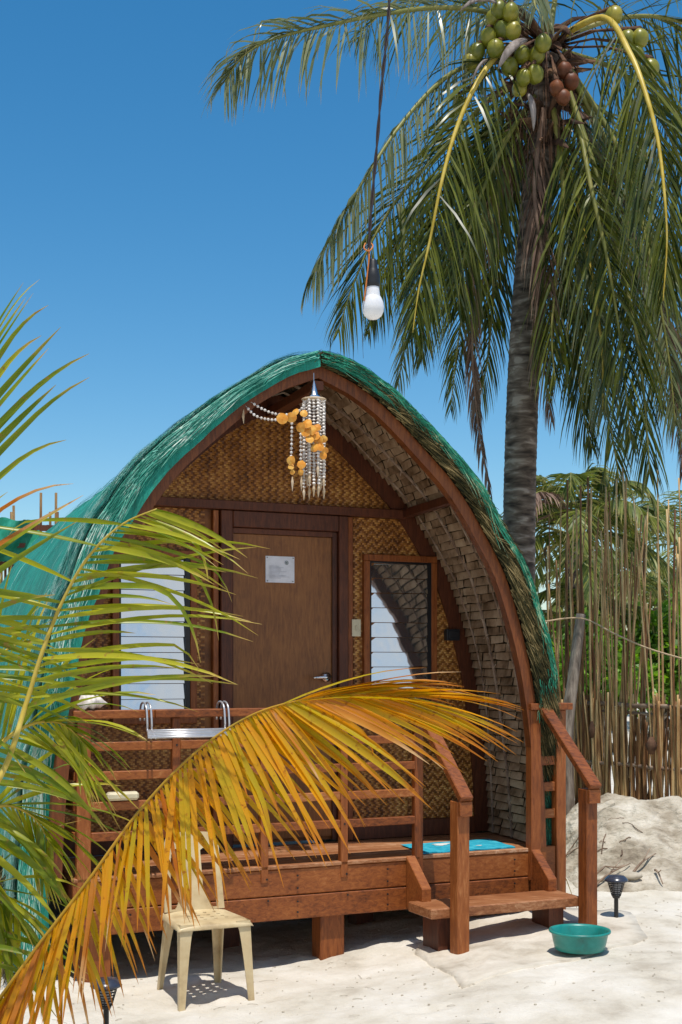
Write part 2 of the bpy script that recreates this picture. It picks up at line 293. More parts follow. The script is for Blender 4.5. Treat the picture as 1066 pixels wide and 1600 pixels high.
M['trunk'] = trunk_mat()
def sand_mat():
    m, N, L, B = newmat('coral_sand')
    tc = N.new('ShaderNodeTexCoord')
    n = N.new('ShaderNodeTexNoise'); n.inputs['Scale'].default_value = 2.2; n.inputs['Detail'].default_value = 10; n.inputs['Roughness'].default_value = .65; L.new(tc.outputs['Object'], n.inputs['Vector'])
    r = ramp(N, [(.3, (.42, .365, .29)), (.45, (.60, .545, .455)), (.6, (.69, .64, .56)), (.75, (.76, .715, .64))]); L.new(n.outputs[0], r.inputs[0])
    v = N.new('ShaderNodeTexVoronoi'); v.inputs['Scale'].default_value = 42; L.new(tc.outputs['Object'], v.inputs['Vector'])
    vr = N.new('ShaderNodeMapRange'); vr.inputs['From Min'].default_value = .03; vr.inputs['From Max'].default_value = .13; L.new(v.outputs['Distance'], vr.inputs[0])
    n4 = N.new('ShaderNodeTexNoise'); n4.inputs['Scale'].default_value = 7; n4.inputs['Detail'].default_value = 3; L.new(tc.outputs['Object'], n4.inputs['Vector'])
    g4 = N.new('ShaderNodeMapRange'); g4.inputs['From Min'].default_value = .50; g4.inputs['From Max'].default_value = .68; g4.inputs['To Min'].default_value = 1; g4.inputs['To Max'].default_value = 0; L.new(n4.outputs[0], g4.inputs[0])
    mx_ = N.new('ShaderNodeMath'); mx_.operation = 'MAXIMUM'; L.new(vr.outputs[0], mx_.inputs[0]); L.new(g4.outputs[0], mx_.inputs[1])
    mx = N.new('ShaderNodeMixRGB'); mx.blend_type = 'MULTIPLY'; inv = N.new('ShaderNodeMath'); inv.operation = 'SUBTRACT'; inv.inputs[0].default_value = 1; L.new(mx_.outputs[0], inv.inputs[1]); L.new(inv.outputs[0], mx.inputs[0])
    L.new(r.outputs[0], mx.inputs[1]); mx.inputs[2].default_value = (.5, .40, .30, 1)
    L.new(mx.outputs[0], B.inputs['Base Color']); B.inputs['Roughness'].default_value = .95; B.inputs['Specular IOR Level'].default_value = .15
    n2 = N.new('ShaderNodeTexNoise'); n2.inputs['Scale'].default_value = 16; n2.inputs['Detail'].default_value = 9; n2.inputs['Roughness'].default_value = .7; L.new(tc.outputs['Object'], n2.inputs['Vector'])
    bp = N.new('ShaderNodeBump'); bp.inputs['Strength'].default_value = .55; bp.inputs['Distance'].default_value = .03; L.new(n2.outputs[0], bp.inputs['Height']); L.new(bp.outputs[0], B.inputs['Normal'])
    return m
M['sand'] = sand_mat()
def dune_mat():
    return rough_mat('packed_dune_sand', [(0, (.15, .115, .08)), (.3, (.33, .275, .205)), (.6, (.50, .44, .35)), (1, (.65, .59, .50))], scale=3.5, stretch=(1, 1.3, 1.6), rough=.95, bump=.9, bdist=.05, bscale=13, detail=10)
M['dune'] = dune_mat()
def sea_mat():
    m, N, L, B = newmat('sea_water')
    tc = N.new('ShaderNodeTexCoord'); n = N.new('ShaderNodeTexNoise'); n.inputs['Scale'].default_value = .8; n.inputs['Detail'].default_value = 6; L.new(tc.outputs['Object'], n.inputs['Vector'])
    B.inputs['Base Color'].default_value = (.01, .13, .24, 1); B.inputs['Roughness'].default_value = .25
    bp = N.new('ShaderNodeBump'); bp.inputs['Strength'].default_value = .6; bp.inputs['Distance'].default_value = .3; L.new(n.outputs[0], bp.inputs['Height']); L.new(bp.outputs[0], B.inputs['Normal'])
    return m
M['sea'] = sea_mat()
M['water'] = rough_mat('clear_shallow_water', [(0, (.02, .22, .20)), (1, (.03, .30, .27))], scale=3, rough=.04, bump=.15, spec=.6)

# ------------------------------------------------------------------ ground
_r = random.Random(31)
DIMP = [(_r.uniform(-1.5, 2.6), _r.uniform(5.8, 8.3), _r.uniform(0, 3.14), _r.uniform(.007, .016)) for _ in range(34)]
def gz(x, y):
    z = -.085 + .17*sm(-.6, 1.4, x)*sm(4, 7, y)
    z += .03*noise.noise(Vector((x*.9, y*.9, 0))) + .017*noise.noise(Vector((x*3.1, y*3.1, 3)))+.010*noise.noise(Vector((x*7, y*8, 5)))+.004*noise.noise(Vector((x*19, y*21, 5)))
    if -1.8 < x < 3 and 5.5 < y < 8.6:      # footprints
        for fx, fy, fa, fd in DIMP:
            dx, dy = x-fx, y-fy
            if abs(dx) > .25 or abs(dy) > .25: continue
            a_, b_ = dx*math.cos(fa)+dy*math.sin(fa), -dx*math.sin(fa)+dy*math.cos(fa); q = (a_/.13)**2+(b_/.055)**2
            if q < 4: z += -fd*math.exp(-q*1.6)+fd*.45*math.exp(-(q-1.5)**2*2)
    # sand swept up against the fence at the right
    d = sm(1.35, 2.05, x+.12*noise.noise(Vector((y*2, 0, 1))))*sm(8.55, 9.75, y)*(1-sm(10.5, 12.2, y))
    rg = .44 + .10*noise.noise(Vector((x*1.7, y*2.2, 9))) + .05*noise.noise(Vector((x*5, y*6, 2)))
    z += d*rg + d*(1-d)*.22*noise.noise(Vector((x*7, y*7, 4)))+d*.05*noise.noise(Vector((x*3, y*13, 8)))+d*.010*noise.noise(Vector((x*21, y*25, 8)))
    z = z*(1-sm(14, 30, y)) - .25*sm(80, 98, y) - .7*sm(96, 125, y)
    return z
def axis(a, b, n, far):     # dense in [a, b], stretching out to far
    xs = [a+(b-a)*i/n for i in range(n+1)]; step = (b-a)/n
    s = step; x = b
    while x < far[1]: s *= 1.28; x += s; xs.append(x)
    s = step; x = a
    while x > far[0]: s *= 1.28; x -= s; xs.insert(0, x)
    return xs
xs = axis(-2.2, 3.2, 180, (-400, 400)); ys = axis(5.6, 11.5, 230, (-300, 140))
m = MB(); nx, ny = len(xs), len(ys)
m.add([(x, y, gz(x, y)) for x in xs for y in ys], [(i*ny+j, (i+1)*ny+j, (i+1)*ny+j+1, i*ny+j+1) for i in range(nx-1) for j in range(ny-1)])
g = m.build('sand_ground', M['sand'], smooth=True); g['kind'] = 'structure'
m = MB(); m.box((0, 1600, -.75), Vector((4000, 0, 0)), Vector((0, 1520, 0)), Vector((0, 0, .42)))
s = m.build('sea', M['sea'])
m = MB()
def bankf(s, t):
    x, y = lerp(1.3, 3.3, s), lerp(8.6, 12.2, t); d = sm(1.42, 1.9, x)*sm(8.6, 8.95, y)*(1-sm(11.4, 12.1, y))*(1-sm(3.0, 3.25, x)); return Vector((x, y, gz(x, y)-.05+.058*sm(.0, .35, d)))
m.grid(bankf, 150, 240); bank = m.build('sand_bank', M['dune'], smooth=True); bank['kind'] = 'structure'; s['kind'] = 'structure'

# ------------------------------------------------------------------ the hut
HALF = [(.0, 1.53), (.5, 1.52), (.9, 1.50), (1.4, 1.44), (1.76, 1.36), (2.14, 1.23), (2.35, 1.11), (2.57, .965), (2.72, .84), (2.86, .69), (3.0, .535), (3.11, .40), (3.22, .215), (3.3, 0)]
def half(z): return interp(HALF, z)
def uc(v): return -.11+.11*v
def arch_pts(n, z0=.2):       # one limb as (h, z), foot to apex, roughly even steps
    prof = [Vector((h, z, 0)) for z, h in HALF if z > z0]; prof = [Vector((half(z0), z0, 0))]+prof
    sp = spline(prof, 200); L = [0]
    for a, b in zip(sp, sp[1:]): L.append(L[-1]+(b-a).length)
    out = []; k = 0
    for i in range(n+1):
        d = L[-1]*i/n
        while k < len(L)-2 and L[k+1] < d: k += 1
        t = (d-L[k])/max(1e-9, L[k+1]-L[k]); out.append(sp[k].lerp(sp[k+1], t))
    return out, L[-1]
hut = thing('nipa_hut', H(-.1, 1.5, 0), 'arched thatched beach hut under green netting with woven bamboo front and porch', 'hut')
def hp(name, m, mat, **k): return m.build(name, mat, hut, **k)
def rafter(side, v0, v1, off0, off1, name, mat=M['rafter'], z0=.2, n=30):
    pts, _ = arch_pts(n, z0); m = MB(); vs = []; fs = []
    for i, p in enumerate(pts):
        t = (pts[min(i+1, n)]-pts[max(i-1, 0)]).normalized(); nn = Vector((t.y, -t.x, 0))
        if i == n: nn = Vector((0, 1, 0))
        for (o_, v) in ((off0, v0), (off1, v0), (off1, v1), (off0, v1)):
            q = p+nn*o_; vs.append(H(uc((v0+v1)/2)+side*max(q.x, 0), v, q.y))
    for i in range(n):
        for k in range(4): fs.append((i*4+k, i*4+(k+1) % 4, (i+1)*4+(k+1) % 4, (i+1)*4+k))
    fs += [(0, 1, 2, 3), (n*4, n*4+3, n*4+2, n*4+1)]
    m.add(vs, fs); return hp(name, m, mat)
for s in (-1, 1):
    rafter(s, -.06, .0, -.070, 0, 'front_rafter', z0=.5)
    rafter(s, .78, .86, -.10, 0, 'wall_rafter', M['timber_dark'], z0=.5)
# roof shell (thatch) and its netting, one continuous skin over the whole barrel
VB = 5.3
pts, ALEN = arch_pts(48, .02)
def V0(st):
    return -.085+.14*sm(.60, .78, abs(st))
def OFF(st): a = abs(st); return .078+.060*sm(.06, .42, a)-.055*sm(.6, .8, a)*(st > 0)
def skin(side_t, v, off, rim=0):
    """side_t in [-1, 1]: left foot .. apex .. right foot"""
    a = abs(side_t); k = (1-a)*48; i = min(int(k), 47); t = k-i
    p = pts[i].lerp(pts[i+1], t); d = (pts[i+1]-pts[i]).normalized(); n = Vector((d.y, -d.x, 0))
    if a < .06: n = (n*(a/.06)+Vector((0, 1, 0))*(1-a/.06)).normalized()
    q = p+n*off
    return H(uc(min(v, 1.6)+max(0, v-1.6)*.55)+(1 if side_t > 0 else -1)*max(q.x, 0), v, q.y - .015*max(0, v-1.5))
def wob(st, v, amp=1):
    return amp*(.030*noise.noise(Vector((st*4, v*1.4, 0)))+.018*noise.noise(Vector((st*14, v*3, 5)))+.009*noise.noise(Vector((st*40, v*9, 7))))
m = MB()
NS, NV = 110, 70
def vv(j): return -.135 + (VB+.135)*(j/NV)**1.6
vs = []; fs = []
for i in range(NS+1):
    st = -1+2*i/NS
    for j in range(NV+1):
        v = max(vv(j), 0)+(V0(st) if vv(j) <= .0 else V0(st)*(1-sm(0, .6, vv(j)))); r0 = OFF(st)-.03 if j > 0 else OFF(st)*.6
        vs.append(skin(st, v, r0+wob(st, v, .8)+(.0 if j else .02*noise.noise(Vector((st*30, 1, 1))))))
fs = [(i*(NV+1)+j, (i+1)*(NV+1)+j, (i+1)*(NV+1)+j+1, i*(NV+1)+j+1) for i in range(NS) for j in range(NV)]
b0 = len(vs)      # inner skin
for i in range(NS+1):
    st = -1+2*i/NS
    for v in (-.135, .06, .8, VB): vs.append(skin(st, v if v > 0 else V0(st), .028 if v >= 0 else .02+.012*noise.noise(Vector((st*30, 1, 1)))))
for i in range(NS):
    for j in range(3): a = b0+i*4+j; fs.append((a, a+1, a+5, a+4))
    fs.append((i*(NV+1), b0+i*4, b0+(i+1)*4, (i+1)*(NV+1)))
    fs.append((i*(NV+1)+NV, (i+1)*(NV+1)+NV, b0+(i+1)*4+3, b0+i*4+3))
m.add(vs, fs)
hp('thatch_roof', m, M['thatch'], smooth=False)
m = MB(); vs = []; LIP = []
for i in range(NS+1):
    st = -1+2*i/NS
    for j in range(NV+1):
        v = max(vv(j), 0)+V0(st)*(1-sm(0, .6, vv(j)))-(.012 if j == 0 else 0)+(.012*j if vv(j) <= 0 else .05); vs.append(skin(st, v+(.02*noise.noise(Vector((st*12, 4, 4))) if j == 0 else 0), (OFF(st)-(.02 if j == 0 else 0))+wob(st, v)))
    if st <= .012:     # on the left limb the net is tucked round the rim
        q_ = [skin(st, V0(st)-.02+.012*noise.noise(Vector((st*20, k_, 4))), OFF(st)*(.95-.37*k_)+wob(st, V0(st), .6)) for k_ in range(4)]; LIP.append(q_)
m.add([p for q_ in LIP for p in q_], [(4*i+k_, 4*i+k_+1, 4*i+k_+5, 4*i+k_+4) for i in range(len(LIP)-1) for k_ in range(3)])
# open right flank: on the right limb the net only hangs as strands near the rim
fs = [(i*(NV+1)+j, (i+1)*(NV+1)+j, (i+1)*(NV+1)+j+1, i*(NV+1)+j+1) for i in range(NS) for j in range(NV)]
m.add(vs, fs)
net = hp('shade_net', m, M['net'], smooth=True)
def strip(m, ptsl, w, rnd=None, nrm=None):
    n = len(ptsl)-1; vs = []; 
    for i, p in enumerate(ptsl):
        t = (ptsl[min(i+1, n)]-ptsl[max(i-1, 0)]).normalized()
        sdv = t.cross(nrm if nrm is not None else Vector((random.gauss(0, 1), -1.5, random.gauss(0, 1)))); sdv = sdv.normalized() if sdv.length > 1e-6 else t.orthogonal().normalized()
        ww = w*(1-.75*i/n); vs += [p-sdv*ww, p+sdv*ww]
    m.add(vs, [(2*i, 2*i+1, 2*i+3, 2*i+2) for i in range(n)], al=[i//2/n for i in range(2*n+2)], rnd=random.random() if rnd is None else rnd)
# pale net threads combed down the left slope
rs = random.Random(3)
m = MB()
for k in range(5200):
    st = -rs.uniform(.02, 1); v = V0(st)-.02+abs(rs.gauss(0, .30)) if rs.random() < .88 else rs.uniform(0, 4.6)
    ln = rs.uniform(.03, .16)*(1 if v < .9 else .8); dv = rs.gauss(.10, .12)
    q = []
    of = OFF(st)+.004+rs.uniform(0, .022); wv = rs.uniform(-.05, .05)
    for i in range(6):
        t = i/5; s_ = st-ln*t
        if s_ < -1: s_ = -1
        vv_ = max(V0(s_)-.03, v+dv*t+wv*math.sin(t*3.1)); q.append(skin(s_, vv_, of+wob(s_, vv_)+.012*math.sin(3.1*t)))
    strip(m, q, rs.uniform(.0015, .0042), nrm=(q[0]-H(0, v, 1)).normalized())
for k in range(1500):     # threads that roll over the rim onto its front face
    st = -rs.uniform(.0, 1); ln = rs.uniform(.03, .13); q = []; a0 = rs.uniform(.35, 1.05); a1 = a0+rs.gauss(0, .25)
    for i in range(6):
        t = i/5; s_ = max(-1, st-ln*t); fa = max(.15, lerp(a0, a1, t)); q.append(skin(s_, V0(s_)-.03-.01*rs.random()+max(0, fa-1)*.2, OFF(s_)*min(1, fa)+wob(s_, V0(s_), .6)))
    strip(m, q, rs.uniform(.0012, .0034), nrm=Vector((0, -1, .3)))
hp('net_thread', m, M['netfibre'], stuff=True, label='pale frayed threads of the green net combed down the roof')
m = MB()
for k in range(2600):      # darker green threads along the rim, both limbs
    st = rs.choice((-1, 1, 1))*rs.uniform(0.0, 1); v = V0(st)-.02+abs(rs.gauss(0, .10)); ln = rs.uniform(.02, .10); sg = 1 if st > 0 else -1
    q = []; of = OFF(st)+rs.uniform(-.02, .022)
    for i in range(5):
        s_ = max(-1, min(1, st+sg*ln*i/4)); q.append(skin(s_, v+rs.gauss(0, .006), of+wob(s_, v)+rs.gauss(0, .004)))
    strip(m, q, rs.uniform(.0015, .004), nrm=(q[0]-H(0, v, 1)).normalized())
hp('net_thread', m, M['netdark'], stuff=True)
m = MB()
for k in range(1900):      # green net wisps over the right rim: dense at the peak and at the foot
    st = rs.uniform(0, .30) if rs.random() < .45 else rs.uniform(.3, 1); dens = 1 if st < .3 else .35+.65*sm(.55, .75, st)
    if rs.random() > dens: continue
    ln = rs.uniform(.02, .10); q = []; fa = rs.uniform(.55, 1.05) if False else (rs.uniform(.8, 1.06) if .05 < st < .6 else rs.uniform(.1, 1.05)); fb = min(1.08, fa+rs.gauss(.05, .2))
    for i in range(5):
        s_ = min(1, st+ln*i/4); q.append(skin(s_, V0(s_)-.035+rs.gauss(0, .004), OFF(s_)*lerp(fa, fb, i/4)+wob(s_, V0(s_))))
    strip(m, q, rs.uniform(.0015, .004), nrm=Vector((0, -1, .3)))
hp('net_thread', m, M['netright'], stuff=True)
m = MB()
for k in range(5200):     # straw of the rim seen from below and in front: lies across the rim face and pokes forward
    st = rs.uniform(-.02, 1)
    of0 = rs.uniform(.0, OFF(st)*.8); of1 = min(OFF(st)+.01, of0+rs.uniform(.01, .07)); sg = 1
    v = V0(st)-rs.uniform(0, .025); s2 = st+sg*rs.uniform(.015, .075)
    s2 = max(-1, min(1, s2)); q = [skin(st, v+.02, of0), skin(lerp(st, s2, .5), v-.005, (of0+of1)/2), skin(s2, v+rs.uniform(-.03, .02), of1)]
    strip(m, q, rs.uniform(.002, .0055))
hp('rim_straw', m, M['moss'], stuff=True)
# fringe of dry nipa at the foot of the left eave
m = MB()
for k in range(1500):
    v = rs.uniform(.08, 1.6); z0 = rs.uniform(.16, .5); of = rs.uniform(.06, .13)
    for side in ((-1,) if k % 3 else (1,)):
        a = H(uc(v)+side*(half(z0)+of), v, z0); bq = a+U*side*rs.uniform(.02, .14)+V*rs.uniform(-.12, .10)-Vector((0, 0, rs.uniform(.15, .4)))
        strip(m, [a, (a+bq)/2+U*side*.02, bq], rs.uniform(.003, .008))
hp('eave_straw', m, M['moss'], stuff=True)
# nipa shingles seen under the overhang
ip, il = arch_pts(62, .5)
def shingle(side, i, v0, v1, m):
    a, b = ip[i], ip[i+1]; d = (b-a).normalized(); n = Vector((d.y, -d.x, 0)); L = (b-a).length
    j = lambda: random.uniform(-.004, .004)
    lo = a+d*(L*.02)-n*(.010+j()); hi = a+d*(L*.84)+n*(.006+j())     # lower lip proud, top tucked under the next row
    def w(q, v, o): qq = q+n*o; return H(uc(v)+side*max(0.0, qq.x), v, qq.y)
    jl = random.uniform(-.006, .006); mid = (v0+v1)/2
    sg = random.uniform(.0, .008)
    vs = [w(lo+d*jl, v0, 0), w(lo, mid, -sg), w(lo-d*jl, v1, 0), w(hi, v0, 0), w(hi, mid, 0), w(hi, v1, 0),
          w(lo+d*jl, v0, .008), w(lo, mid, .008-sg), w(lo-d*jl, v1, .008)]
    m.add(vs, [(0, 1, 4, 3), (1, 2, 5, 4), (0, 6, 7, 1), (1, 7, 8, 2)], rnd=random.random())
hid = MB()
for i in range(61):
    n = 4; off = random.uniform(-.05, .05); edges = [0.004]+[(.8*(k+off*3)/n)+random.uniform(-.02, .02) for k in range(1, n)]+[.775]
    for k in range(n):
        m = MB(); shingle(1, i, edges[k]+.005, edges[k+1]-.005, m); hp('shingle', m, M['shingle'])
        shingle(-1, i, edges[k]+.003, edges[k+1]-.003, hid)
hp('shingle', hid, M['shingle'], stuff=True, label='rows of nipa shingles under the left side of the overhang')
# laths and lashings that hold the shingles
for s in (1, -1):
    for vq in (.14, .42, .66):
        q = []
        for p_, nx_ in zip(ip, ip[1:]+ip[-1:]):
            d = ((nx_-p_) if (nx_-p_).length > 0 else Vector((-1, .3, 0))).normalized(); n = Vector((d.y, -d.x, 0)); qq = p_-n*.010
            q.append(H(uc(vq)+s*max(0, qq.x), vq+.02*math.sin(qq.y*3+vq*9), qq.y))
        m = MB(); m.tube(q, .006 if vq != .42 else .009, 5)
        if vq == .42:
            for a in q[2:-1:2]:
                for r_ in range(2): m.tube([a+V*random.uniform(-.045, -.02)+Vector((0, 0, random.uniform(-.03, .03))), a-U*s*.006, a+V*random.uniform(.02, .045)+Vector((0, 0, random.uniform(-.03, .03)))], .003, 4)
        hp('bamboo_lath', m, M['twig'])
for s in (-1, 1):
    for (z, w) in ((2.60, .05),):
        m = MB(); h0 = half(z)-.045; a = H(uc(0)+s*h0, -.02, z); b = H(uc(.8)+s*h0, .80, z); bar(m, a, b, w, .055); hp('tie_beam', m, M['timber_dark'], bevel=.004)
m = MB(); bar(m, H(uc(0), -.05, 3.19), H(uc(VB)*.3, VB-.1, 3.15), .06, .05); hp('ridge_pole', m, M['timber_dark'])

# the front wall, v = WV
WV = .80
UCW = uc(WV)
DOOR = (-.333, .381, .49, 2.46); WL = (-1.04, -.60, 1.30, 2.262); WR = (.608, 1.058, 1.30, 2.285)
def weave(name, test, u0, u1, z0, z1, fold_rows=True, c=.0125):
    """split-bamboo twill: every strip float is its own arched sliver"""
    nu, nz = int((u1-u0)/c), int((z1-z0)/c)
    def over(i, j):
        if fold_rows: f = j % 4; f = f if f < 3 else 1; return ((i+f) % 4) < 2
        f = i % 6; f = f if f < 4 else 6-f; return ((j+f) % 4) < 2
    A, B_ = MB(), MB(); r = random.Random(name+str(u0))
    def fl(mb, ua, ub, za, zb, horiz):
        uu, zz = (ua+ub)/2, (za+zb)/2
        if not test(uu, zz): return
        d = .0035; g_ = .0009; e = r.uniform(-.0006, .0006); t = r.uniform(0, .001)
        if horiz: q = [(ua-.002, za+g_+e, 0), (ua-.002, zb-g_+e, 0), (uu, za+g_-e, -d-t), (uu, zb-g_-e, -d+t), (ub+.002, za+g_, 0), (ub+.002, zb-g_, 0)]
        else: q = [(ua+g_+e, za-.002, 0), (ub-g_+e, za-.002, 0), (ua+g_-e, zz, -d-t), (ub-g_-e, zz, -d+t), (ua+g_, zb+.002, 0), (ub-g_, zb+.002, 0)]
        mb.add([H(a, WV+b, z) for a, z, b in q], [(0, 1, 3, 2), (2, 3, 5, 4)])
    for j in range(nz):
        i = 0
        while i < nu:
            if over(i, j):
                k = i
                while k < nu and over(k, j): k += 1
                fl(A, u0+i*c, u0+k*c, z0+j*c, z0+(j+1)*c, True); i = k
            else: i += 1
    for i in range(nu):
        j = 0
        while j < nz:
            if not over(i, j):
                k = j
                while k < nz and not over(i, k): k += 1
                fl(B_, u0+i*c, u0+(i+1)*c, z0+j*c, z0+k*c, False); j = k
            else: j += 1
    a = hp(name, A, M['weave_light'], stuff=True, label='light bamboo strips of the woven wall'); b = hp(name, B_, M['weave_dark'], stuff=True, label='dark bamboo strips of the woven wall')
inside = lambda u, z, mg=.05: abs(u-UCW) < half(z)-mg and z < 3.2
rect = lambda u, z, r_, g: r_[0]-g < u < r_[1]+g and r_[2]-g < z < r_[3]+g
weave('woven_gable', lambda u, z: z > 2.62 and inside(u, z), -1.2, 1.2, 2.61, 3.2)
weave('woven_panel', lambda u, z: z < 2.57 and u < -.5 and inside(u, z) and not rect(u, z, WL, .03), -1.6, -.48, .5, 2.57)
weave('woven_panel', lambda u, z: z < 2.57 and u > .5 and inside(u, z) and not rect(u, z, WR, .03) and (z > 2.33 or u > .9), .48, 1.5, .5, 2.57, False)
weave('woven_panel', lambda u, z: z <= 2.33 and .5 < u <= .9 and inside(u, z) and not rect(u, z, WR, .03), .48, .9, .5, 2.33, True)
m = MB(); vs = [H(UCW+s*(half(z)-.03)*1, WV+.008, z) for z in [.5+.1*k for k in range(28)] for s in (-1, 1)]
m.add(vs, [(2*i, 2*i+1, 2*i+3, 2*i+2) for i in range(27)]); hp('wall_backing', m, M['weave_dark'])
m = MB(); m.add([p+V*(VB-WV-.12)+U*.31-Vector((0, 0, .06)) for p in vs], [(2*i, 2*i+1, 2*i+3, 2*i+2) for i in range(27)]); hp('rear_wall', m, M['weave_dark'])
def wb(name, u0, u1, z0, z1, vo0, vo1, mat, bevel=.004):
    m = MB(); ubox(m, u0, u1, WV+vo0, WV+vo1, z0, z1); return hp(name, m, mat, bevel=bevel)
wb('cross_beam', UCW-half(2.6)+.05, UCW+half(2.6)-.05, 2.565, 2.622, -.045, .01, M['timber_dark'])
wb('skirting_board', UCW-1.42, DOOR[0]-.12, .49, .60, -.03, .01, M['timber_dark']); wb('skirting_board', DOOR[1]+.11, UCW+1.42, .49, .60, -.03, .01, M['timber_dark'])
for (u0, u1) in ((-.455, -.418), (.452, .49)): wb('stud', u0, u1, .49, 2.56, -.03, .01, M['timber_up'])
dr = wb('door', DOOR[0]+.004, DOOR[1]-.03, .52, DOOR[3]-.035, -.008, .02, M['door'])
def sub(parent, name, m, mat, **k): 
    o = m.build(name, mat, parent, **k); o.matrix_parent_inverse = Matrix.Translation(-hut.location) if parent.parent is hut else o.matrix_parent_inverse; return o
# hut parts keep the hut's offset, so their children need none of their own
def sub(parent, name, m, mat, **k):
    o = m.build(name, mat, None, **k); o.parent = parent; return o
for (u0, u1, z0, z1) in ((-.412, DOOR[0], .49, 2.56), (DOOR[1], .448, .49, 2.56), (DOOR[0], DOOR[1], DOOR[3], 2.56)):
    m = MB(); ubox(m, u0+.001, u1-.001, WV-.05, WV+.02, z0, z1); hp('door_frame', m, M['timber_dark'], bevel=.004)
for (u0, u1, z0, z1) in ((DOOR[0]+.0, DOOR[0]+.012, .5, 2.455), (DOOR[1]-.034, DOOR[1]-.002, .5, 2.455), (DOOR[0]+.013, DOOR[1]-.035, 2.425, 2.456)):
    m = MB(); ubox(m, u0, u1, WV-.022, WV-.009, z0, z1); sub(dr, 'door_stop', m, M['timber_dark'])
m = MB()
hc = H(.300, WV-.030, 1.535)
m.tube([hc+V*.02, hc-V*.012], .030, 20); m.tube([hc-V*.01, hc-V*.05], .013, 12)
m.tube([hc-V*.05, hc-V*.052-U*.03, hc-V*.05-U*.11+Vector((0, 0, -.004))], [.012, .011, .009], 10)
sub(dr, 'handle', m, M['chrome'], smooth=True)
# louvred windows
def window(rc, slats, label, yaw=0):
    m = MB(); t = .042
    ubox(m, rc[0]-t, rc[1]+t, WV-.035, WV+.01, rc[3], rc[3]+t); ubox(m, rc[0]-t, rc[1]+t, WV-.035, WV+.01, rc[2]-t, rc[2])
    ubox(m, rc[0]-t, rc[0], WV-.034, WV+.01, rc[2]+.001, rc[3]-.001); ubox(m, rc[1], rc[1]+t, WV-.034, WV+.01, rc[2]+.001, rc[3]-.001)
    w = m.build('window', M['timber_up'], hut, bevel=.003, label=label)
    m = MB()
    for u0, u1 in ((rc[0]+.001, rc[0]+.012), (rc[1]-.03, rc[1]-.001)): ubox(m, u0, u1, WV-.028, WV+.005, rc[2]+.002, rc[3]-.002)
    ubox(m, rc[0]+.013, rc[1]-.031, WV-.022, WV-.002, rc[3]-.012, rc[3]-.002); ubox(m, rc[0]+.013, rc[1]-.031, WV-.022, WV-.002, rc[2]+.002, rc[2]+.012)
    sub(w, 'metal_channel', m, M['black'])
    m = MB(); ubox(m, rc[0]+.013, rc[1]-.031, WV+.022, WV+.026, rc[2]+.013, rc[3]-.013); sub(w, 'dark_backing', m, M['black'])
    h = (rc[3]-rc[2]-.026)/slats
    for k in range(slats):
        z = rc[2]+.013+h*k; tl = .0035+random.uniform(-.001, .001)
        m = MB(); a, b = rc[0]+.014, rc[1]-.032
        vs = [H(u, WV-.006+dv-yaw*(u-(a+b)/2), zz) for (dv, zz) in ((-tl-.008, z+.001), (-tl-.004, z+.001), (tl, z+h-.003), (tl-.004, z+h-.003)) for u in (a, b)]
        m.add(vs, [(0, 1, 7, 6), (2, 4, 5, 3), (0, 2, 3, 1), (6, 7, 5, 4), (0, 6, 4, 2), (1, 3, 5, 7)])
        sub(w, 'louvre', m, M['glass'])
window(WL, 10, None); window(WR, 10, None, .088)
m = MB(); ubox(m, .478, .540, WV-.038, WV-.0305, 1.795, 1.905); ubox(m, .500, .518, WV-.043, WV-.0385, 1.835, 1.865); hp('light_switch', m, M['cream'], bevel=.003)
m = MB(); ubox(m, 1.165, 1.262, WV-.05, WV-.005, 1.775, 1.85); ubox(m, 1.18, 1.247, WV-.056, WV-.0505, 1.787, 1.838); hp('socket_box', m, M['blackplastic'], bevel=.004)

# porch deck
DZ = .49
def pu(px, v=0): # u on the plane v under a photo column
    r = (px-HX)/F; ox, oy = O.x+V.x*v, O.y+V.y*v
    return (r*oy-ox)/(U.x-r*U.y)
DL, DR = pu(112), pu(882)
k = 0; v = .0
while v < WV-.02:
    w = .095 if v < .7 else WV-.02-v
    m = MB(); ubox(m, DL+.02+random.uniform(0, .01), DR-.03-random.uniform(0, .012), v+.003, v+w-.003, DZ-.035, DZ-random.uniform(0, .005)); hp('deck_plank', m, M['deckwood'], bevel=.003); v += w
ST0, ST1 = pu(650), pu(828)
for (u0, u1, vo) in ((DL, ST0+.0, 0), (ST0+.003, DR-.02, .018)):
    for (z0, z1) in ((.322, .470), (.185, .318)):
        m = MB(); ubox(m, u0, u1, -.045+vo+random.uniform(0, .003), -.004+vo, z0, z1); hp('fascia_board', m, M['timber'], bevel=.006)
for (u0, u1) in ((DL, pu(338)), (pu(340), ST0)): 
    m = MB(); ubox(m, u0, u1, -.05, -.001, .4715, .492); hp('deck_nosing', m, M['deckwood'], bevel=.003)
m = MB(); ubox(m, ST0+.03, ST1, -.03, -.001, .4715, .493); hp('deck_nosing', m, M['deckwood'], bevel=.003)
for (px, v0, zb) in ((520, .0, -.08), (152, .0, -.15), (846, .04, -.05)):
    u = pu(px); m = MB(); ubox(m, u-.075, u+.075, v0, v0+.13, zb, .184); hp('foundation_block', m, M['timber_up'], bevel=.006)
for u in (-1.3, -.4, .5, 1.35):
    m = MB(); ubox(m, u-.06, u+.06, .62, .74, -.15, .45); hp('foundation_block', m, M['timber_dark'])
for u in (DL+.03, .3, DR-.05):
    m = MB(); ubox(m, u-.025, u+.025, -.003, .78, .34, .453); hp('joist', m, M['timber_dark'])
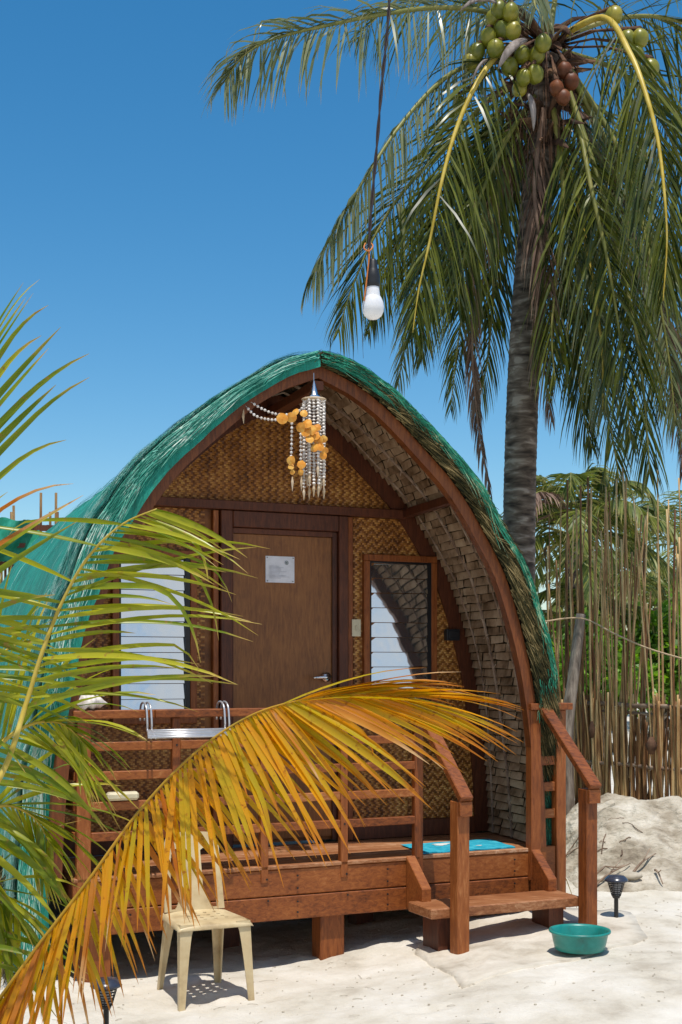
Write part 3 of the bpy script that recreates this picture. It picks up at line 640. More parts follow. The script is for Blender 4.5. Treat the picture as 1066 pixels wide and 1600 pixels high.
# left railing: posts, lattice rails, cap
def vpost(px, z0, z1, w=.045, v0=-.05, v1=-.005, name='baluster'):
    u = pu(px); m = MB(); ubox(m, u-w/2, u+w/2, v0, v1, z0, z1); hp(name, m, M['timber_up'], bevel=.004)
for px in (272, 409, 533): vpost(px, .40, 1.327)
vpost(649, .40, 1.327, .055)
vpost(128, .30, 1.327, .075, name='corner_post')
u0, u1 = pu(110), pu(660)
for z in (.705, .865, 1.025, 1.18):
    for a, b in zip((128, 272, 409, 533), (272, 409, 533, 649)):
        m = MB(); ubox(m, pu(a)+.023+(.015 if a == 128 else 0), pu(b)-.023, -.046, -.012, z-.023, z+.023); hp('rail', m, M['timber'], bevel=.003)
m = MB(); ubox(m, u0, pu(236), -.075, .0, 1.3285, 1.372); hp('cap_rail', m, M['timber'], bevel=.004)
m = MB(); ubox(m, pu(237), u1, -.075, .0, 1.3285, 1.372); hp('cap_rail', m, M['timber'], bevel=.004)
# left return railing to the wall
for z in (.705, .865, 1.025, 1.18):
    m = MB(); ubox(m, DL+.01, DL+.045, .0, WV-.03, z-.023, z+.023); hp('rail', m, M['timber'])
m = MB(); ubox(m, DL-.005, DL+.06, .002, WV-.05, 1.3285, 1.37); hp('cap_rail', m, M['timber'])
# right end: two posts with short rungs
ur0, ur1 = pu(829), pu(869)
m = MB(); ubox(m, ur0-.035, ur0+.035, -.065, -.0, .30, 1.335); hp('corner_post', m, M['timber_up'], bevel=.004)
m = MB(); ubox(m, ur1-.035, ur1+.035, -.06, -.0, .06, 1.335); hp('corner_post', m, M['timber_up'], bevel=.004)
for z in (.70, .865, 1.025, 1.20):
    m = MB(); ubox(m, ur0+.036, ur1-.036, -.045, -.01, z-.028, z+.028); hp('rail', m, M['timber'], bevel=.003)
m = MB(); ubox(m, ur0-.05, ur1+.065, -.09, .01, 1.3365, 1.378); hp('cap_rail', m, M['timber'], bevel=.004)
m = MB(); ubox(m, ur0+.036, ur1-.036, -.05, -.01, .20, .50); hp('end_board', m, M['timber'], bevel=.003)
# screw heads where boards meet posts
m = MB()
def screw(u, v, z): c_ = H(u, v, z); m.tube([c_, c_-V*.0025], .006, 8)
for px in (128, 272, 409, 533, 649):
    for z in (.30, .42) if px != 649 else (.25, .40): screw(pu(px)+.012, -.0505 if px != 128 else -.0505, z) if z > .40 else screw(pu(px)+.02, -.0478, z)
for px in (200, 340, 460, 600): 
    for z in (.225, .285, .36, .43): screw(pu(px), -.0485, z)
for px in (700, 800):
    for z in (.225, .285, .36, .43): screw(pu(px), -.031, z)
for z in (.705, .865, 1.025, 1.18): screw(pu(409), -.0505, z); screw(pu(533), -.0505, z); screw(pu(272), -.0505, z)
hp('screw', m, M['black'], stuff=True)
# steps
sL, sR = pu(651)-.035, pu(838)-.015
SV = -.52
for (u, gzz, wd, hz) in ((sL+.03, -.02, .076, -.055), (sR+.03, .05, .076, -.02)):
    m = MB(); ubox(m, u-wd/2, u+wd/2, SV-.045, SV+.045, gzz, .915+hz); hp('stair_post', m, M['timber_up'], bevel=.005)
    m = MB(); bar(m, H(u, -.055, 1.36), H(u, SV-.075, .925+hz), .078, .042); hp('handrail', m, M['timber'], bevel=.005)
    m = MB(); ubox(m, u-.039, u+.039, SV-.074, SV-.046, .835+hz, .915+hz); hp('handrail_end', m, M['timber'], bevel=.003)
for u in (sL-.03, sR-.03):
    m = MB(); a, b = H(u, -.05, .44), H(u, -.05-.27, .255)
    q = [(-.05, .50), (-.05, .20), (-.25, .20), (-.25, .335)]
    vs = [H(u+s*.03, a_, z_) for s in (-1, 1) for a_, z_ in q]
    m.add(vs, [(0, 1, 2, 3), (7, 6, 5, 4), (0, 4, 5, 1), (1, 5, 6, 2), (2, 6, 7, 3), (3, 7, 4, 0)]); hp('stringer', m, M['timber'], bevel=.004)
m = MB(); ubox(m, sL-.12, sR+.02, SV+.05, SV+.33, .205, .262); hp('tread', m, M['deckwood'], bevel=.006)
for u in (sL-.0, sR-.12): m = MB(); ubox(m, u-.05, u+.05, SV+.10, SV+.28, -.02, .204); hp('tread_block', m, M['timber_dark'])

# ------------------------------------------------------------------ things on the hut
m = MB(); a = (pu(663, .1), pu(800, .1), .06, .40)
def matf(s, t): return H(lerp(-.0, 1, s)*(1.24-.60)+.60+.05*t, lerp(.03, .42, t), .497+.004*noise.noise(Vector((s*6, t*4, 0))))
top = MB(); top.grid(matf, 24, 12); top.grid(lambda s, t: matf(s, 0)+Vector((0, 0, -.008*t)), 24, 1)
dm = top.build('door_mat', M['mat'], smooth=True); tag(dm, 'turquoise door mat lying on the porch at the top of the steps', 'mat')
m = MB()
for (cx, cy, rr) in ((.38, .72, .05), (.44, .78, .035), (.34, .62, .03), (.7, .35, .02)):
    c0 = matf(cx, cy)+Vector((0, 0, .002)); m.add([c0]+[c0+U*math.cos(t)*rr*(1+.4*math.sin(3*t))+V*math.sin(t)*rr*.8 for t in [k*math.pi/6 for k in range(12)]], [(0, k+1, (k+1) % 12+1) for k in range(12)])
o = m.build('white_motif', M['matwhite']); o.parent = dm

nt = MB(); nu0, nu1 = pu(414, WV), pu(459, WV)
nt.grid(lambda s, t: H(lerp(nu0, nu1, s), WV-.0125-.003*math.sin(math.pi*s)*math.sin(math.pi*t), lerp(2.127, 2.292, t)), 8, 6)
no = nt.build('notice_sheet', M['paper'], smooth=True); tag(no, 'white laminated notice pinned high on the brown plywood door', 'notice')
m = MB()
for (s, t) in ((.05, .94), (.95, .94), (.06, .06), (.94, .06)): 
    c0 = H(lerp(nu0, nu1, s), WV-.0145, lerp(2.127, 2.292, t)); m.tube([c0, c0-V*.003], .004, 8)
o = m.build('tack', M['ink']); o.parent = no
m = MB(); c0 = H(lerp(nu0, nu1, .72), WV-.0175, lerp(2.127, 2.292, .76))
for r0, r1 in ((.013, .010), (.007, .0)):
    vs = []; 
    for k in range(16): t = k*math.pi/8; vs += [c0+(U*math.cos(t)+Vector((0, 0, math.sin(t))))*r0, c0+(U*math.cos(t)+Vector((0, 0, math.sin(t))))*r1]
    m.add(vs, [(2*k, 2*k+1, (2*k+3) % 32, (2*k+2) % 32) for k in range(16)])
o = m.build('stamp', M['ink']); o.parent = no
m = MB()
for k in range(10):
    z = lerp(2.127, 2.292, .62-.05*k); a_ = lerp(nu0, nu1, .12); b_ = lerp(nu0, nu1, random.uniform(.45, .85)); ubox(m, a_, b_, WV-.0178, WV-.0168, z-.0012, z+.0012)
o = m.build('print_line', M['ink_light']); o.parent = no

# wire rack hooked over the rail
rk = thing('drying_rack', H(pu(280), -.1, 1.25), 'chrome wire drying rack hooked over the porch top rail', 'rack')
ra, rb_ = pu(222), pu(350)
zt = 1.262
for k, (vo, zz) in enumerate(((-.10, 0), (-.145, -.008), (-.19, -.014), (-.235, -.02), (-.28, -.026))):
    m = MB(); m.tube([H(ra-.02*k*.6, vo, zt+zz), H(rb_-.01*k, vo, zt+zz)], .0065, 8); m.build('bar', M['greymetal'], rk, smooth=True)
for u in (ra+.01, rb_-.02):
    for du in (-.012, .012):
        m = MB(); m.tube(spline([H(u+du, .03, 1.31), H(u+du, .02, 1.385), H(u+du, -.03, 1.41), H(u+du, -.09, 1.385), H(u+du, -.11, 1.30), H(u+du, -.115, zt), H(u+du-.03, -.285, zt-.03)], 24), .0055, 8); m.build('hook', M['greymetal'], rk, smooth=True)

# seashell on the corner of the rail
m = MB(); c0 = H(pu(138), -.03, 1.405)
def shellf(s, t):
    ang = t*2*math.pi; x = lerp(-.095, .10, s); r = .045*math.sin(math.pi*min(1, s*1.02+.01))**.6*(1.25-.5*s)
    r *= 1+.22*max(0, math.sin(ang*3+s*9))*(s < .8)+.16*math.sin(s*26)
    return c0+U*x+Vector((0, 0, .0+.012*math.sin(s*3)))+(V*math.cos(ang)+Vector((0, 0, 1))*math.sin(ang)*.85)*r
m.grid(shellf, 26, 22)
for k in range(5): m.tube([c0+U*(-.05+.03*k)+Vector((0, 0, .04)), c0+U*(-.055+.032*k)+Vector((0, 0, .066-.004*k))], [.011, .002], 6)
tag(m.build('conch_shell', M['shell'], smooth=True), 'knobbly white conch shell resting on the left end of the porch rail', 'seashell')
m = MB(); u = pu(188); 
def blk(s, t): return None
m.box(H(u, -.045, .892+.025), U*.085, V*.03, Vector((0, 0, .022)))
tag(m.build('soap_block', M['cream'], bevel=.012), 'cream block lying on a lower rail behind the palm leaves', 'block')

# shell wind chime hung from the apex
wc0 = H(uc(0)-.05, -.10, 3.215)
wc = thing('wind_chime', wc0, 'hanging shell wind chime with amber discs below the roof peak', 'wind chime')
m = MB(); m.tube([wc0+Vector((0, 0, .03)), wc0-Vector((0, 0, .02))], .002, 5); m.build('hanging_string', M['chrome'], wc)
m = MB(); c1 = wc0-Vector((0, 0, .09)); m.lathe(c1, [(.004, .075), (.012, .05), (.022, .02), (.032, -.005), (.045, -.02), (.042, -.024)], 20); m.build('silver_cone', M['chrome'], wc, smooth=True)
ring = c1-Vector((0, 0, .03)); m = MB(); m.tube([ring+Vector((math.cos(a)*.066, math.sin(a)*.066, 0)) for a in [k*math.pi/12 for k in range(25)]], .005, 6); m.lathe(ring, [(.064, .006), (.064, -.012)], 24); m.build('ring', M['spike'], wc)
SPH = []
def bead(m, c, r, flat=1.0):
    n1, n2 = 6, 4; vs = [c+Vector((0, 0, r*flat))]; 
    for i in range(1, n2):
        ph = math.pi*i/n2
        for k in range(n1): a = 2*math.pi*k/n1; vs.append(c+Vector((math.cos(a)*math.sin(ph)*r, math.sin(a)*math.sin(ph)*r, math.cos(ph)*r*flat)))
    vs.append(c-Vector((0, 0, r*flat))); fs = [(0, 1+k, 1+(k+1) % n1) for k in range(n1)]
    for i in range(n2-2):
        for k in range(n1): a = 1+i*n1; fs.append((a+k, a+n1+k, a+n1+(k+1) % n1, a+(k+1) % n1))
    b = 1+(n2-2)*n1; fs += [(len(vs)-1, b+(k+1) % n1, b+k) for k in range(n1)]
    m.add(vs, fs, rnd=random.random())
for k in range(16):
    a = k*2*math.pi/16; rr = .060 if k % 2 else .038; p0 = ring+Vector((math.cos(a)*rr, math.sin(a)*rr, -.01)); L = .42+.05*math.sin(k*2.3)+random.uniform(-.02, .02)
    m = MB(); m.tube([p0, p0-Vector((0, 0, L))], .0015, 4); z = 0
    while z < L: bead(m, p0-Vector((random.uniform(-.002, .002), 0, z)), .0105, .62); z += .0185
    m.build('bead_strand', M['bead'], wc)
    m = MB(); q = p0-Vector((0, 0, L)); m.tube([q, q-Vector((0, 0, .025)), q-Vector((0, 0, .07))], [.003, .009, .001], 6); m.build('shell_spike', M['spike'], wc)
def garland(pts_, r=.0085, step=.02):
    q = spline(pts_, 60); m = MB(); m.tube(q, .0012, 4); d = 0; last = q[0]
    for a in q:
        if (a-last).length > step: bead(m, a, r); last = a
    m.build('bead_strand', M['bead'], wc)
def W(px, py, v=-.09): # photo point on the plane v of the hut frame
    u = pu(px, v); Y = (O+U*u+V*v).y; return H(u, v, CH-(py-HY)/F*Y)
garland([W(384, 634, -.07), W(400, 650), W(425, 656), W(440, 654)]); garland([W(392, 628, -.07), W(412, 640), W(432, 647), W(456, 648)])
garland([W(456, 650, -.12), W(456, 680, -.12), W(455, 715, -.12)]); garland([W(440, 652, -.12), W(470, 640, -.12), W(478, 620, -.10)]); garland([W(470, 660, -.15), W(470, 690, -.15), W(470, 725, -.15)])
m = MB(); m.tube([W(381, 640, -.08), W(380, 650, -.08), W(381, 662, -.08)], [.002, .008, .001], 6); m.build('shell_spike', M['spike'], wc)
discs = [(441, 654, 9), (456, 652, 8), (470, 668, 8), (462, 644, 6), (480, 662, 8), (487, 672, 8), (478, 676, 7), (492, 680, 8), (484, 686, 7), (498, 688, 8), (500, 698, 7), (492, 700, 7), (506, 686, 6), (508, 704, 6), (505, 712, 6), (455, 719, 7), (455, 729, 5), (471, 726, 7), (457, 738, 4), (470, 738, 5), (475, 646, 6), (496, 668, 6)]
for (x, y, r) in discs:
    m = MB(); c = W(x, y, -.175+random.uniform(-.01, .01)); r = r/F*7.35*1.0; nrm = Vector((random.uniform(-.5, .5), -1, random.uniform(-.4, .4))).normalized(); a = nrm.orthogonal().normalized(); b = nrm.cross(a)
    vs = [c+nrm*.004]+[c+(a*math.cos(t)+b*math.sin(t))*r*random.uniform(.9, 1.08) for t in [k*math.pi/6 for k in range(12)]]+[c-nrm*.002]
    m.add(vs, [(0, k+1, (k+1) % 12+1) for k in range(12)]+[(13, (k+1) % 12+1, k+1) for k in range(12)]); m.build('amber_disc', M['capiz'], wc)
for x, y in ((457, 745), (471, 745)):
    m = MB(); c = W(x, y, -.13); m.tube([c, c-Vector((0, 0, .03)), c-Vector((0, 0, .08))], [.003, .008, .001], 6); m.build('shell_spike', M['spike'], wc)

# ------------------------------------------------------------------ monobloc chair
ch0 = Vector((-.700, 6.70, 0)); gx = gz(ch0.x, ch0.y)
chair = thing('plastic_chair', (ch0.x, ch0.y, gx), 'beige plastic monobloc side chair on the sand in front of the porch', 'chair')
ang = R(25); CU = Vector((math.cos(ang), math.sin(ang), 0)); CV = Vector((-math.sin(ang), math.cos(ang), 0))
CS = .87
def Cc(x, y, z): return Vector((ch0.x, ch0.y, gx))+CU*(x*CS)+CV*(y*CS)+Vector((0, 0, z*.96))
SH = .435
m = MB()
# seat: perforated slab (real holes so the sun dots its shadow)
N = 19
def seatp(i, j, dz=0):
    s, t = i/N*2-1, j/N*2-1; w = lerp(.215, .185, (t+1)/2)
    dd = abs(s)**4*.012+max(0, -t)**6*.018
    return Cc(s*w, t*.205, SH+.008-dd-.012*(1-s*s)*(1-t*t)+dz)
vs = [seatp(i, j, dz) for dz in (0, -.008) for i in range(N+1) for j in range(N+1)]; K = (N+1)**2
hole = lambda i, j: (i % 3 == 2) and (j % 3 == 2) and 2 < i < N-3 and 4 < j < N-3
fs = []
for i in range(N):
    for j in range(N):
        if hole(i, j): continue
        a = i*(N+1)+j; fs.append((a, a+N+1, a+N+2, a+1)); fs.append((K+a, K+a+1, K+a+N+2, K+a+N+1))
        for (di, dj, e0, e1) in ((-1, 0, a, a+1), (1, 0, a+N+2, a+N+1), (0, -1, a+N+1, a), (0, 1, a+1, a+N+2)):
            ii, jj = i+di, j+dj
            if hole(ii, jj) or not (0 <= ii < N and 0 <= jj < N): fs.append((e0, e1, K+e1, K+e0))
m.add(vs, fs)
m.build('seat', M['chair'], chair)
m = MB()   # apron
q = [seatp(i, 0) for i in range(N+1)]+[seatp(N, j) for j in range(1, N+1)]+[seatp(i, N) for i in range(N-1, -1, -1)]+[seatp(0, j) for j in range(N-1, 0, -1)]
n = len(q); cc = Cc(0, 0, SH); vs = q+[p+(p-cc).normalized()*.012*Vector((1, 1, 0)).length-Vector((0, 0, .012)) for p in q]+[Vector((*(p+(p-cc).normalized()*.014).xy, SH+gx-.05)) for p in q]
m.add(vs, [(k, (k+1) % n, n+(k+1) % n, n+k) for k in range(n)]+[(n+k, n+(k+1) % n, 2*n+(k+1) % n, 2*n+k) for k in range(n)]); m.build('seat_rim', M['chair'], chair, smooth=True)
def cleg(sx, sy):
    m = MB(); vs = []; NSEG = 8
    x0, y0 = (.212, .205) if sy < 0 else (.180, .195); x1, y1 = (.228, .235) if sy < 0 else (.20, .285)
    for i in range(NSEG+1):
        t = i/NSEG; z = lerp(SH-.005, 0, t); w = lerp(.085, .036, t**.55); x = lerp(x0, x1, t)*sx; y = lerp(y0, y1, t)*sy
        for (dx, dy) in ((0, 0), (-sx*w, 0), (-sx*w, -sy*.006), (-sx*.007, -sy*.007), (-sx*.007, -sy*w*.8), (0, -sy*w*.8)): vs.append(Cc(x+dx, y+dy, z))
    fs = [(i*6+k, i*6+(k+1) % 6, (i+1)*6+(k+1) % 6, (i+1)*6+k) for i in range(NSEG) for k in range(6)]
    m.add(vs, fs+[(NSEG*6+k for k in range(6))] if False else fs); m.build('leg', M['chair'], chair)
for sx in (-1, 1):
    for sy in (-1, 1): cleg(sx, sy)
m = MB()  # back: two curved uprights, a top bar and a wide centre splat with gaps between
def backp(x, t):  # t 0 seat .. 1 top
    z = SH+.005+.40*t; y = .19+.10*t-.03*(x/.19)**2*(.5+t); return Cc(x, y, z)
def ribbon(f, n, thick=.009):
    a = MB(); vs = []
    for i in range(n+1):
        l, r_ = f(i/n); 
        for p in (l, r_): vs += [p, p-CV*thick]
    fs = []
    for i in range(n):
        b = i*4; fs += [(b, b+4, b+6, b+2), (b+1, b+3, b+7, b+5), (b, b+1, b+5, b+4), (b+2, b+6, b+7, b+3)]
    fs += [(0, 2, 3, 1), (n*4, n*4+1, n*4+3, n*4+2)]
    m.add(vs, fs)
NB_ = 84
def bk(i, j, th):
    t = j/NB_; wdt = lerp(.188, .170, t)*(1-.16*max(0, (t-.8)/.2)**2.2) ; x = (i/NB_*2-1)*wdt
    return backp(x, t*(1+.035*(1-(x/.19)**2)))-CV*th
def bhole(i, j):
    x, t = abs((i+.5)/NB_*2-1), (j+.5)/NB_
    lim0, lim1 = .36+.30*max(0, (.28-t)/.28)**1.5, .76-.10*max(0, (t-.62)/.2)
    return .02 < t < .80-.25*max(0, abs(x-.55)-.05) and lim0 < x < lim1
ids = {}
vs = [bk(i, j, th) for th in (0, .010) for i in range(NB_+1) for j in range(NB_+1)]; KK = (NB_+1)**2; fs = []
for i in range(NB_):
    for j in range(NB_):
        if bhole(i, j): continue
        a = i*(NB_+1)+j; fs += [(a, a+1, a+NB_+2, a+NB_+1), (KK+a, KK+a+NB_+1, KK+a+NB_+2, KK+a+1)]
        for (di, dj, e0, e1) in ((-1, 0, a+1, a), (1, 0, a+NB_+1, a+NB_+2), (0, -1, a, a+NB_+1), (0, 1, a+NB_+2, a+1)):
            ii, jj = i+di, j+dj
            if not (0 <= ii < NB_ and 0 <= jj < NB_) or bhole(ii, jj): fs.append((e0, e1, K*0+KK+e1, KK+e0))
m.add(vs, fs)
m.build('backrest', M['chair'], chair)

# ------------------------------------------------------------------ basin, lamps, slab, stones
def slab_z(x, y): return gz(x, y)
bs = P(906, 1484, 7.02); bz = gz(bs.x, bs.y)+.022
basin = thing('wash_basin', (bs.x, bs.y, bz), 'round teal plastic basin of water on the sand beside the steps', 'basin')
m = MB(); rb = .163
m.lathe((bs.x, bs.y, bz), [(0.001, 0), (rb*.76, 0), (rb*.81, .005), (rb*.87, .045), (rb*.92, .086), (rb*.95, .092), (rb*1.0, .094), (rb*1.015, .100), (rb*1.0, .107), (rb*.94, .106), (rb*.90, .096), (rb*.84, .045), (rb*.78, .011), (.001, .009)], 56)
m.build('bowl', M['basin'], basin, smooth=True)
m = MB(); 
def wat(s, t): a = t*2*math.pi; r = s*rb*.835; return Vector((bs.x+math.cos(a)*r, bs.y+math.sin(a)*r, bz+.047+.0012*math.sin(r*180)))
m.grid(wat, 16, 40); m.build('water', M['water'], basin, smooth=True)
def solar_lamp(px, py, Y, label, s=1.0, tilt=0):
    b = P(px, py, Y); z0 = gz(b.x, b.y)-.01
    t = thing('solar_lamp', (b.x, b.y, z0), label, 'garden lamp', 'solar garden lamps pushed into the sand')
    hb = lambda m, pr_, n=24: m.lathe((b.x, b.y, z0), [(r*s, z*s) for r, z in pr_], n)
    m = MB(); hb(m, [(.013, 0), (.013, .135), (.02, .137), (.026, .15), (.028, .155)], 16); m.build('stake', M['blackplastic'], t, smooth=True)
    m = MB()
    for k in range(6):
        zz = .163+k*.0135; r = .028+k*.0045; m.tube([Vector((b.x, b.y, z0+zz*s))+Vector((math.cos(a), math.sin(a), 0))*r*s for a in [j*math.pi/12 for j in range(25)]], .0028*s, 5, caps=False)
    for j in range(12):
        a = j*math.pi/6; d = Vector((math.cos(a), math.sin(a), 0)); m.tube([Vector((b.x, b.y, z0))+d*.027*s+Vector((0, 0, .152*s)), Vector((b.x, b.y, z0))+d*.053*s+Vector((0, 0, .243*s))], .0022*s, 4)
    m.build('cage', M['blackplastic'], t)
    m = MB(); hb(m, [(.020, .155), (.026, .20), (.036, .24)], 16); m.build('lens', M['bulbbase'], t, smooth=True)
    m = MB(); hb(m, [(.05, .236), (.068, .238), (.073, .243), (.068, .252), (.055, .266), (.050, .268), (.048, .272), (.001, .276)], 32); m.build('cap', M['lampblue'], t, smooth=True)
solar_lamp(963, 1446, 7.86, 'black solar garden lamp standing behind the teal basin')
solar_lamp(166, 1622, 5.98, 'black solar garden lamp at the lower left under the yellowing palm leaf', 1.0)
# thin concrete pad under the steps, half buried
pad = [(648, 1466), (700, 1498), (722, 1524), (800, 1512), (900, 1496), (1012, 1466), (985, 1430), (880, 1424), (760, 1428), (672, 1440)]
pw = []
for i, (x, y) in enumerate(pad):
    x2, y2 = pad[(i+1) % len(pad)]
    for k in range(7):
        xx, yy = lerp(x, x2, k/7), lerp(y, y2, k/7); Y = 1.52*F/(yy-HY); p = P(xx, yy, Y); p.x += .02*noise.noise(Vector((i+k*.3, 2, 2))); p.y += .02*noise.noise(Vector((i+k*.3, 7, 2))); pw.append(p)
c0 = sum(pw, Vector())/len(pw); m = MB(); vs = []
RN = 8
for r in range(RN+1):
    for p in pw:
        q = c0.lerp(p, r/RN); vs.append(Vector((q.x, q.y, gz(q.x, q.y)+.012-(.002*(r == RN))+.004*noise.noise(q*6))))
n = len(pw)
for p in pw: vs.append(Vector((p.x, p.y, gz(p.x, p.y)-.05)))
m.add(vs, [(r*n+k, r*n+(k+1) % n, (r+1)*n+(k+1) % n, (r+1)*n+k) for r in range(RN+1) for k in range(n)])
tag(m.build('concrete_pad', M['concrete'], smooth=True), 'thin uneven concrete pad in the sand under the wooden steps', 'paving')
def rock(c, r, name, label, cat, sx=1, sy=1, sz=.6, mat='stone', group=None):
    m = MB()
    def f(s, t):
        a = t*2*math.pi; ph = s*math.pi; d = Vector((math.cos(a)*math.sin(ph)*sx, math.sin(a)*math.sin(ph)*sy, math.cos(ph)*sz)); return c+d*r*(1+.25*noise.noise(d*2+c))
    m.grid(f, 10, 14); return tag(m.build(name, M[mat], smooth=True), label, cat, group)
def on(px, py, Y): p = P(px, py, Y); return Vector((p.x, p.y, gz(p.x, p.y)))
rock(on(985, 1388, 8.85)+Vector((0, 0, .02)), .07, 'stone', 'flat cream stone at the foot of the sand bank behind the lamp', 'stone', 1.2, .8, .4)
rock(on(940, 1382, 8.9)+Vector((0, 0, .01)), .05, 'stone', 'small pale stone left of the flat stone by the sand bank', 'stone', 1.4, .7, .4)
tw = [(on(930, 1365, 8.8), on(985, 1378, 9.0), 'twig lying left of the flat stone below the sand bank'), (on(990, 1380, 8.9), on(1025, 1372, 9.1), 'forked twig right of the flat stone below the sand bank'), (on(1024, 1368, 8.9), on(1036, 1384, 8.75), 'short twig at the far right foot of the sand bank')]
for a, b, l in tw:
    m = MB(); q = spline([a+Vector((0, 0, .03)), a.lerp(b, .4)+Vector((0, 0, .05)), b+Vector((0, 0, .03))], 8); m.tube(q, [.010-.0008*i for i in range(9)], 6); m.tube([q[4], q[4]+(b-a)*.35+Vector((0, 0, .05))], .004, 5); tag(m.build('twig', M['twig'], smooth=True), l, 'twig')
# exposed roots and litter in the bank
m = MB(); rs = random.Random(11)
for k in range(12):
    px, py = rs.gauss(950, 34), rs.gauss(1362, 10); Y = rs.uniform(8.9, 9.6); 
    if px < 885: continue
    b = P(px, py, Y); b.z = gz(b.x, b.y)+.008; d = Vector((rs.gauss(0, 1), rs.gauss(0, .7), 0)).normalized(); L = rs.uniform(.04, .2); q = []
    for i in range(6): p = b+d*L*i/5+Vector((rs.gauss(0, .008), rs.gauss(0, .008), 0)); p.z = gz(p.x, p.y)+.010+.02*math.sin(i/5*3.1)*rs.random(); q.append(p)
    m.tube(q, rs.uniform(.002, .006), 5)
tag(m.build('root_litter', M['twig'], stuff=True), 'tangle of exposed roots and dry litter in the sand bank', 'roots')
m = MB(); rs = random.Random(5)
for k in range(190):
    x, y = rs.uniform(-1.8, 2.8), rs.uniform(6, 9); L = rs.uniform(.008, .05) if rs.random() < .8 else rs.uniform(.05, .12); a = rs.uniform(0, 6.3); b = Vector((x, y, gz(x, y)+.003)); e = b+Vector((math.cos(a), math.sin(a), 0))*L; e.z = gz(e.x, e.y)+.004
    m.tube([b, (b+e)/2+Vector((0, 0, .003)), e], rs.uniform(.0008, .002), 4)
for k in range(500):
    x, y = rs.uniform(-1.8, 3), rs.uniform(5.9, 9); bead(m, Vector((x, y, gz(x, y)+.002)), rs.uniform(.002, .008), .5)
tag(m.build('beach_litter', M['stone'], stuff=True), 'dry leaf scraps and coral crumbs scattered over the sand', 'litter')

# ------------------------------------------------------------------ light bulb on its cord
lb = thing('hanging_bulb', P(583, 500, 3.7), 'white light bulb in a black socket hanging on a long dark cord', 'light bulb')
YB = 3.7
bt = P(583, 500, YB); prof = [(.001, 0), (.014, .003), (.024, .011), (.030, .024), (.0315, .036), (.029, .050), (.024, .062), (.020, .068)]
m = MB(); m.lathe(bt, prof, 32); m.build('glass_dome', M['bulb'], lb, smooth=True)
m = MB(); m.lathe(bt, [(.0202, .068), (.0185, .080), (.0175, .092), (.0165, .096)], 32); m.build('bulb_collar', M['bulb'], lb, smooth=True)
m = MB(); m.lathe(bt, [(.0175, .092), (.0195, .094), (.0205, .105), (.0195, .112), (.0205, .118), (.019, .128), (.016, .140), (.013, .146), (.012, .165), (.007, .172), (.001, .174)], 28); m.build('socket', M['blackplastic'], lb, smooth=True)
st = bt+Vector((0, 0, .17))
for s in (0, 1):
    base = [st, P(577, 400, YB)+Vector((0, 0, 0)), P(579, 345, YB), P(588, 240, YB), P(597, 130, YB), P(606, 40, YB), P(612, -60, YB), P(630, -400, YB)]
    q = spline(base, 110); q = [p+Vector((math.cos(i*.42+s*math.pi), math.sin(i*.42+s*math.pi), 0))*.0026 for i, p in enumerate(q)]
    m = MB(); m.tube(q, .0028, 6); m.build('cord', M['cord'], lb, smooth=True)
m = MB(); m.tube(spline([P(571, 380, YB), P(569, 388, YB-.01), P(577, 392, YB-.01), P(583, 384, YB), P(576, 380, YB+.01), P(577, 400, YB-.01), P(574, 430, YB-.015), P(571, 455, YB-.02), P(569, 470, YB-.02)], 40), .0022, 6); m.build('wire_tie', M['orangewire'], lb, smooth=True)
m = MB(); m.tube(spline([P(568, 470, YB-.02), P(566, 520, YB), P(568, 560, YB)], 10), .0006, 4); m.build('loose_thread', M['cord'], lb)

# ------------------------------------------------------------------ palm fronds
def leaflet(m, p0, d0, L, w, grav, seg=4, fold=True, side=None, curl=0, rnd=None, kink=None, rs=random):
    d = d0.normalized(); p = p0.copy(); step = L/seg; vs = []; al = []
    wd = side if side is not None else d.cross(Vector((0, 0, 1))); 
    if wd.length < .05: wd = d.orthogonal()
    wd = wd.normalized()
    for i in range(seg+1):
        t = i/seg; ww = w*(.35+.65*min(1, t*5))*(1-t**1.7)**.8+w*.04; wd_ = (wd-d*wd.dot(d)); wd_ = wd_.normalized() if wd_.length > 1e-4 else d.orthogonal().normalized(); nn = d.cross(wd_)
        if fold: vs += [p-wd_*ww*.5, p-nn*ww*.22, p+wd_*ww*.5]; al += [t]*3
        else: vs += [p-wd_*ww*.5, p+wd_*ww*.5]; al += [t]*2
        g = grav
        if kink and t > kink: g = grav*9
        d = (d+Vector((0, 0, -1))*g*step/L*1.0*(.4+1.2*t)+wd*curl/seg).normalized(); p = p+d*step
    k = 3 if fold else 2
    if fold: fs = [(i*3+a, i*3+a+1, i*3+a+4, i*3+a+3) for i in range(seg) for a in (0, 1)]
    else: fs = [(i*2, i*2+1, i*2+3, i*2+2) for i in range(seg)]
    m.add(vs, fs, al=al, rnd=rs.random() if rnd is None else rnd)
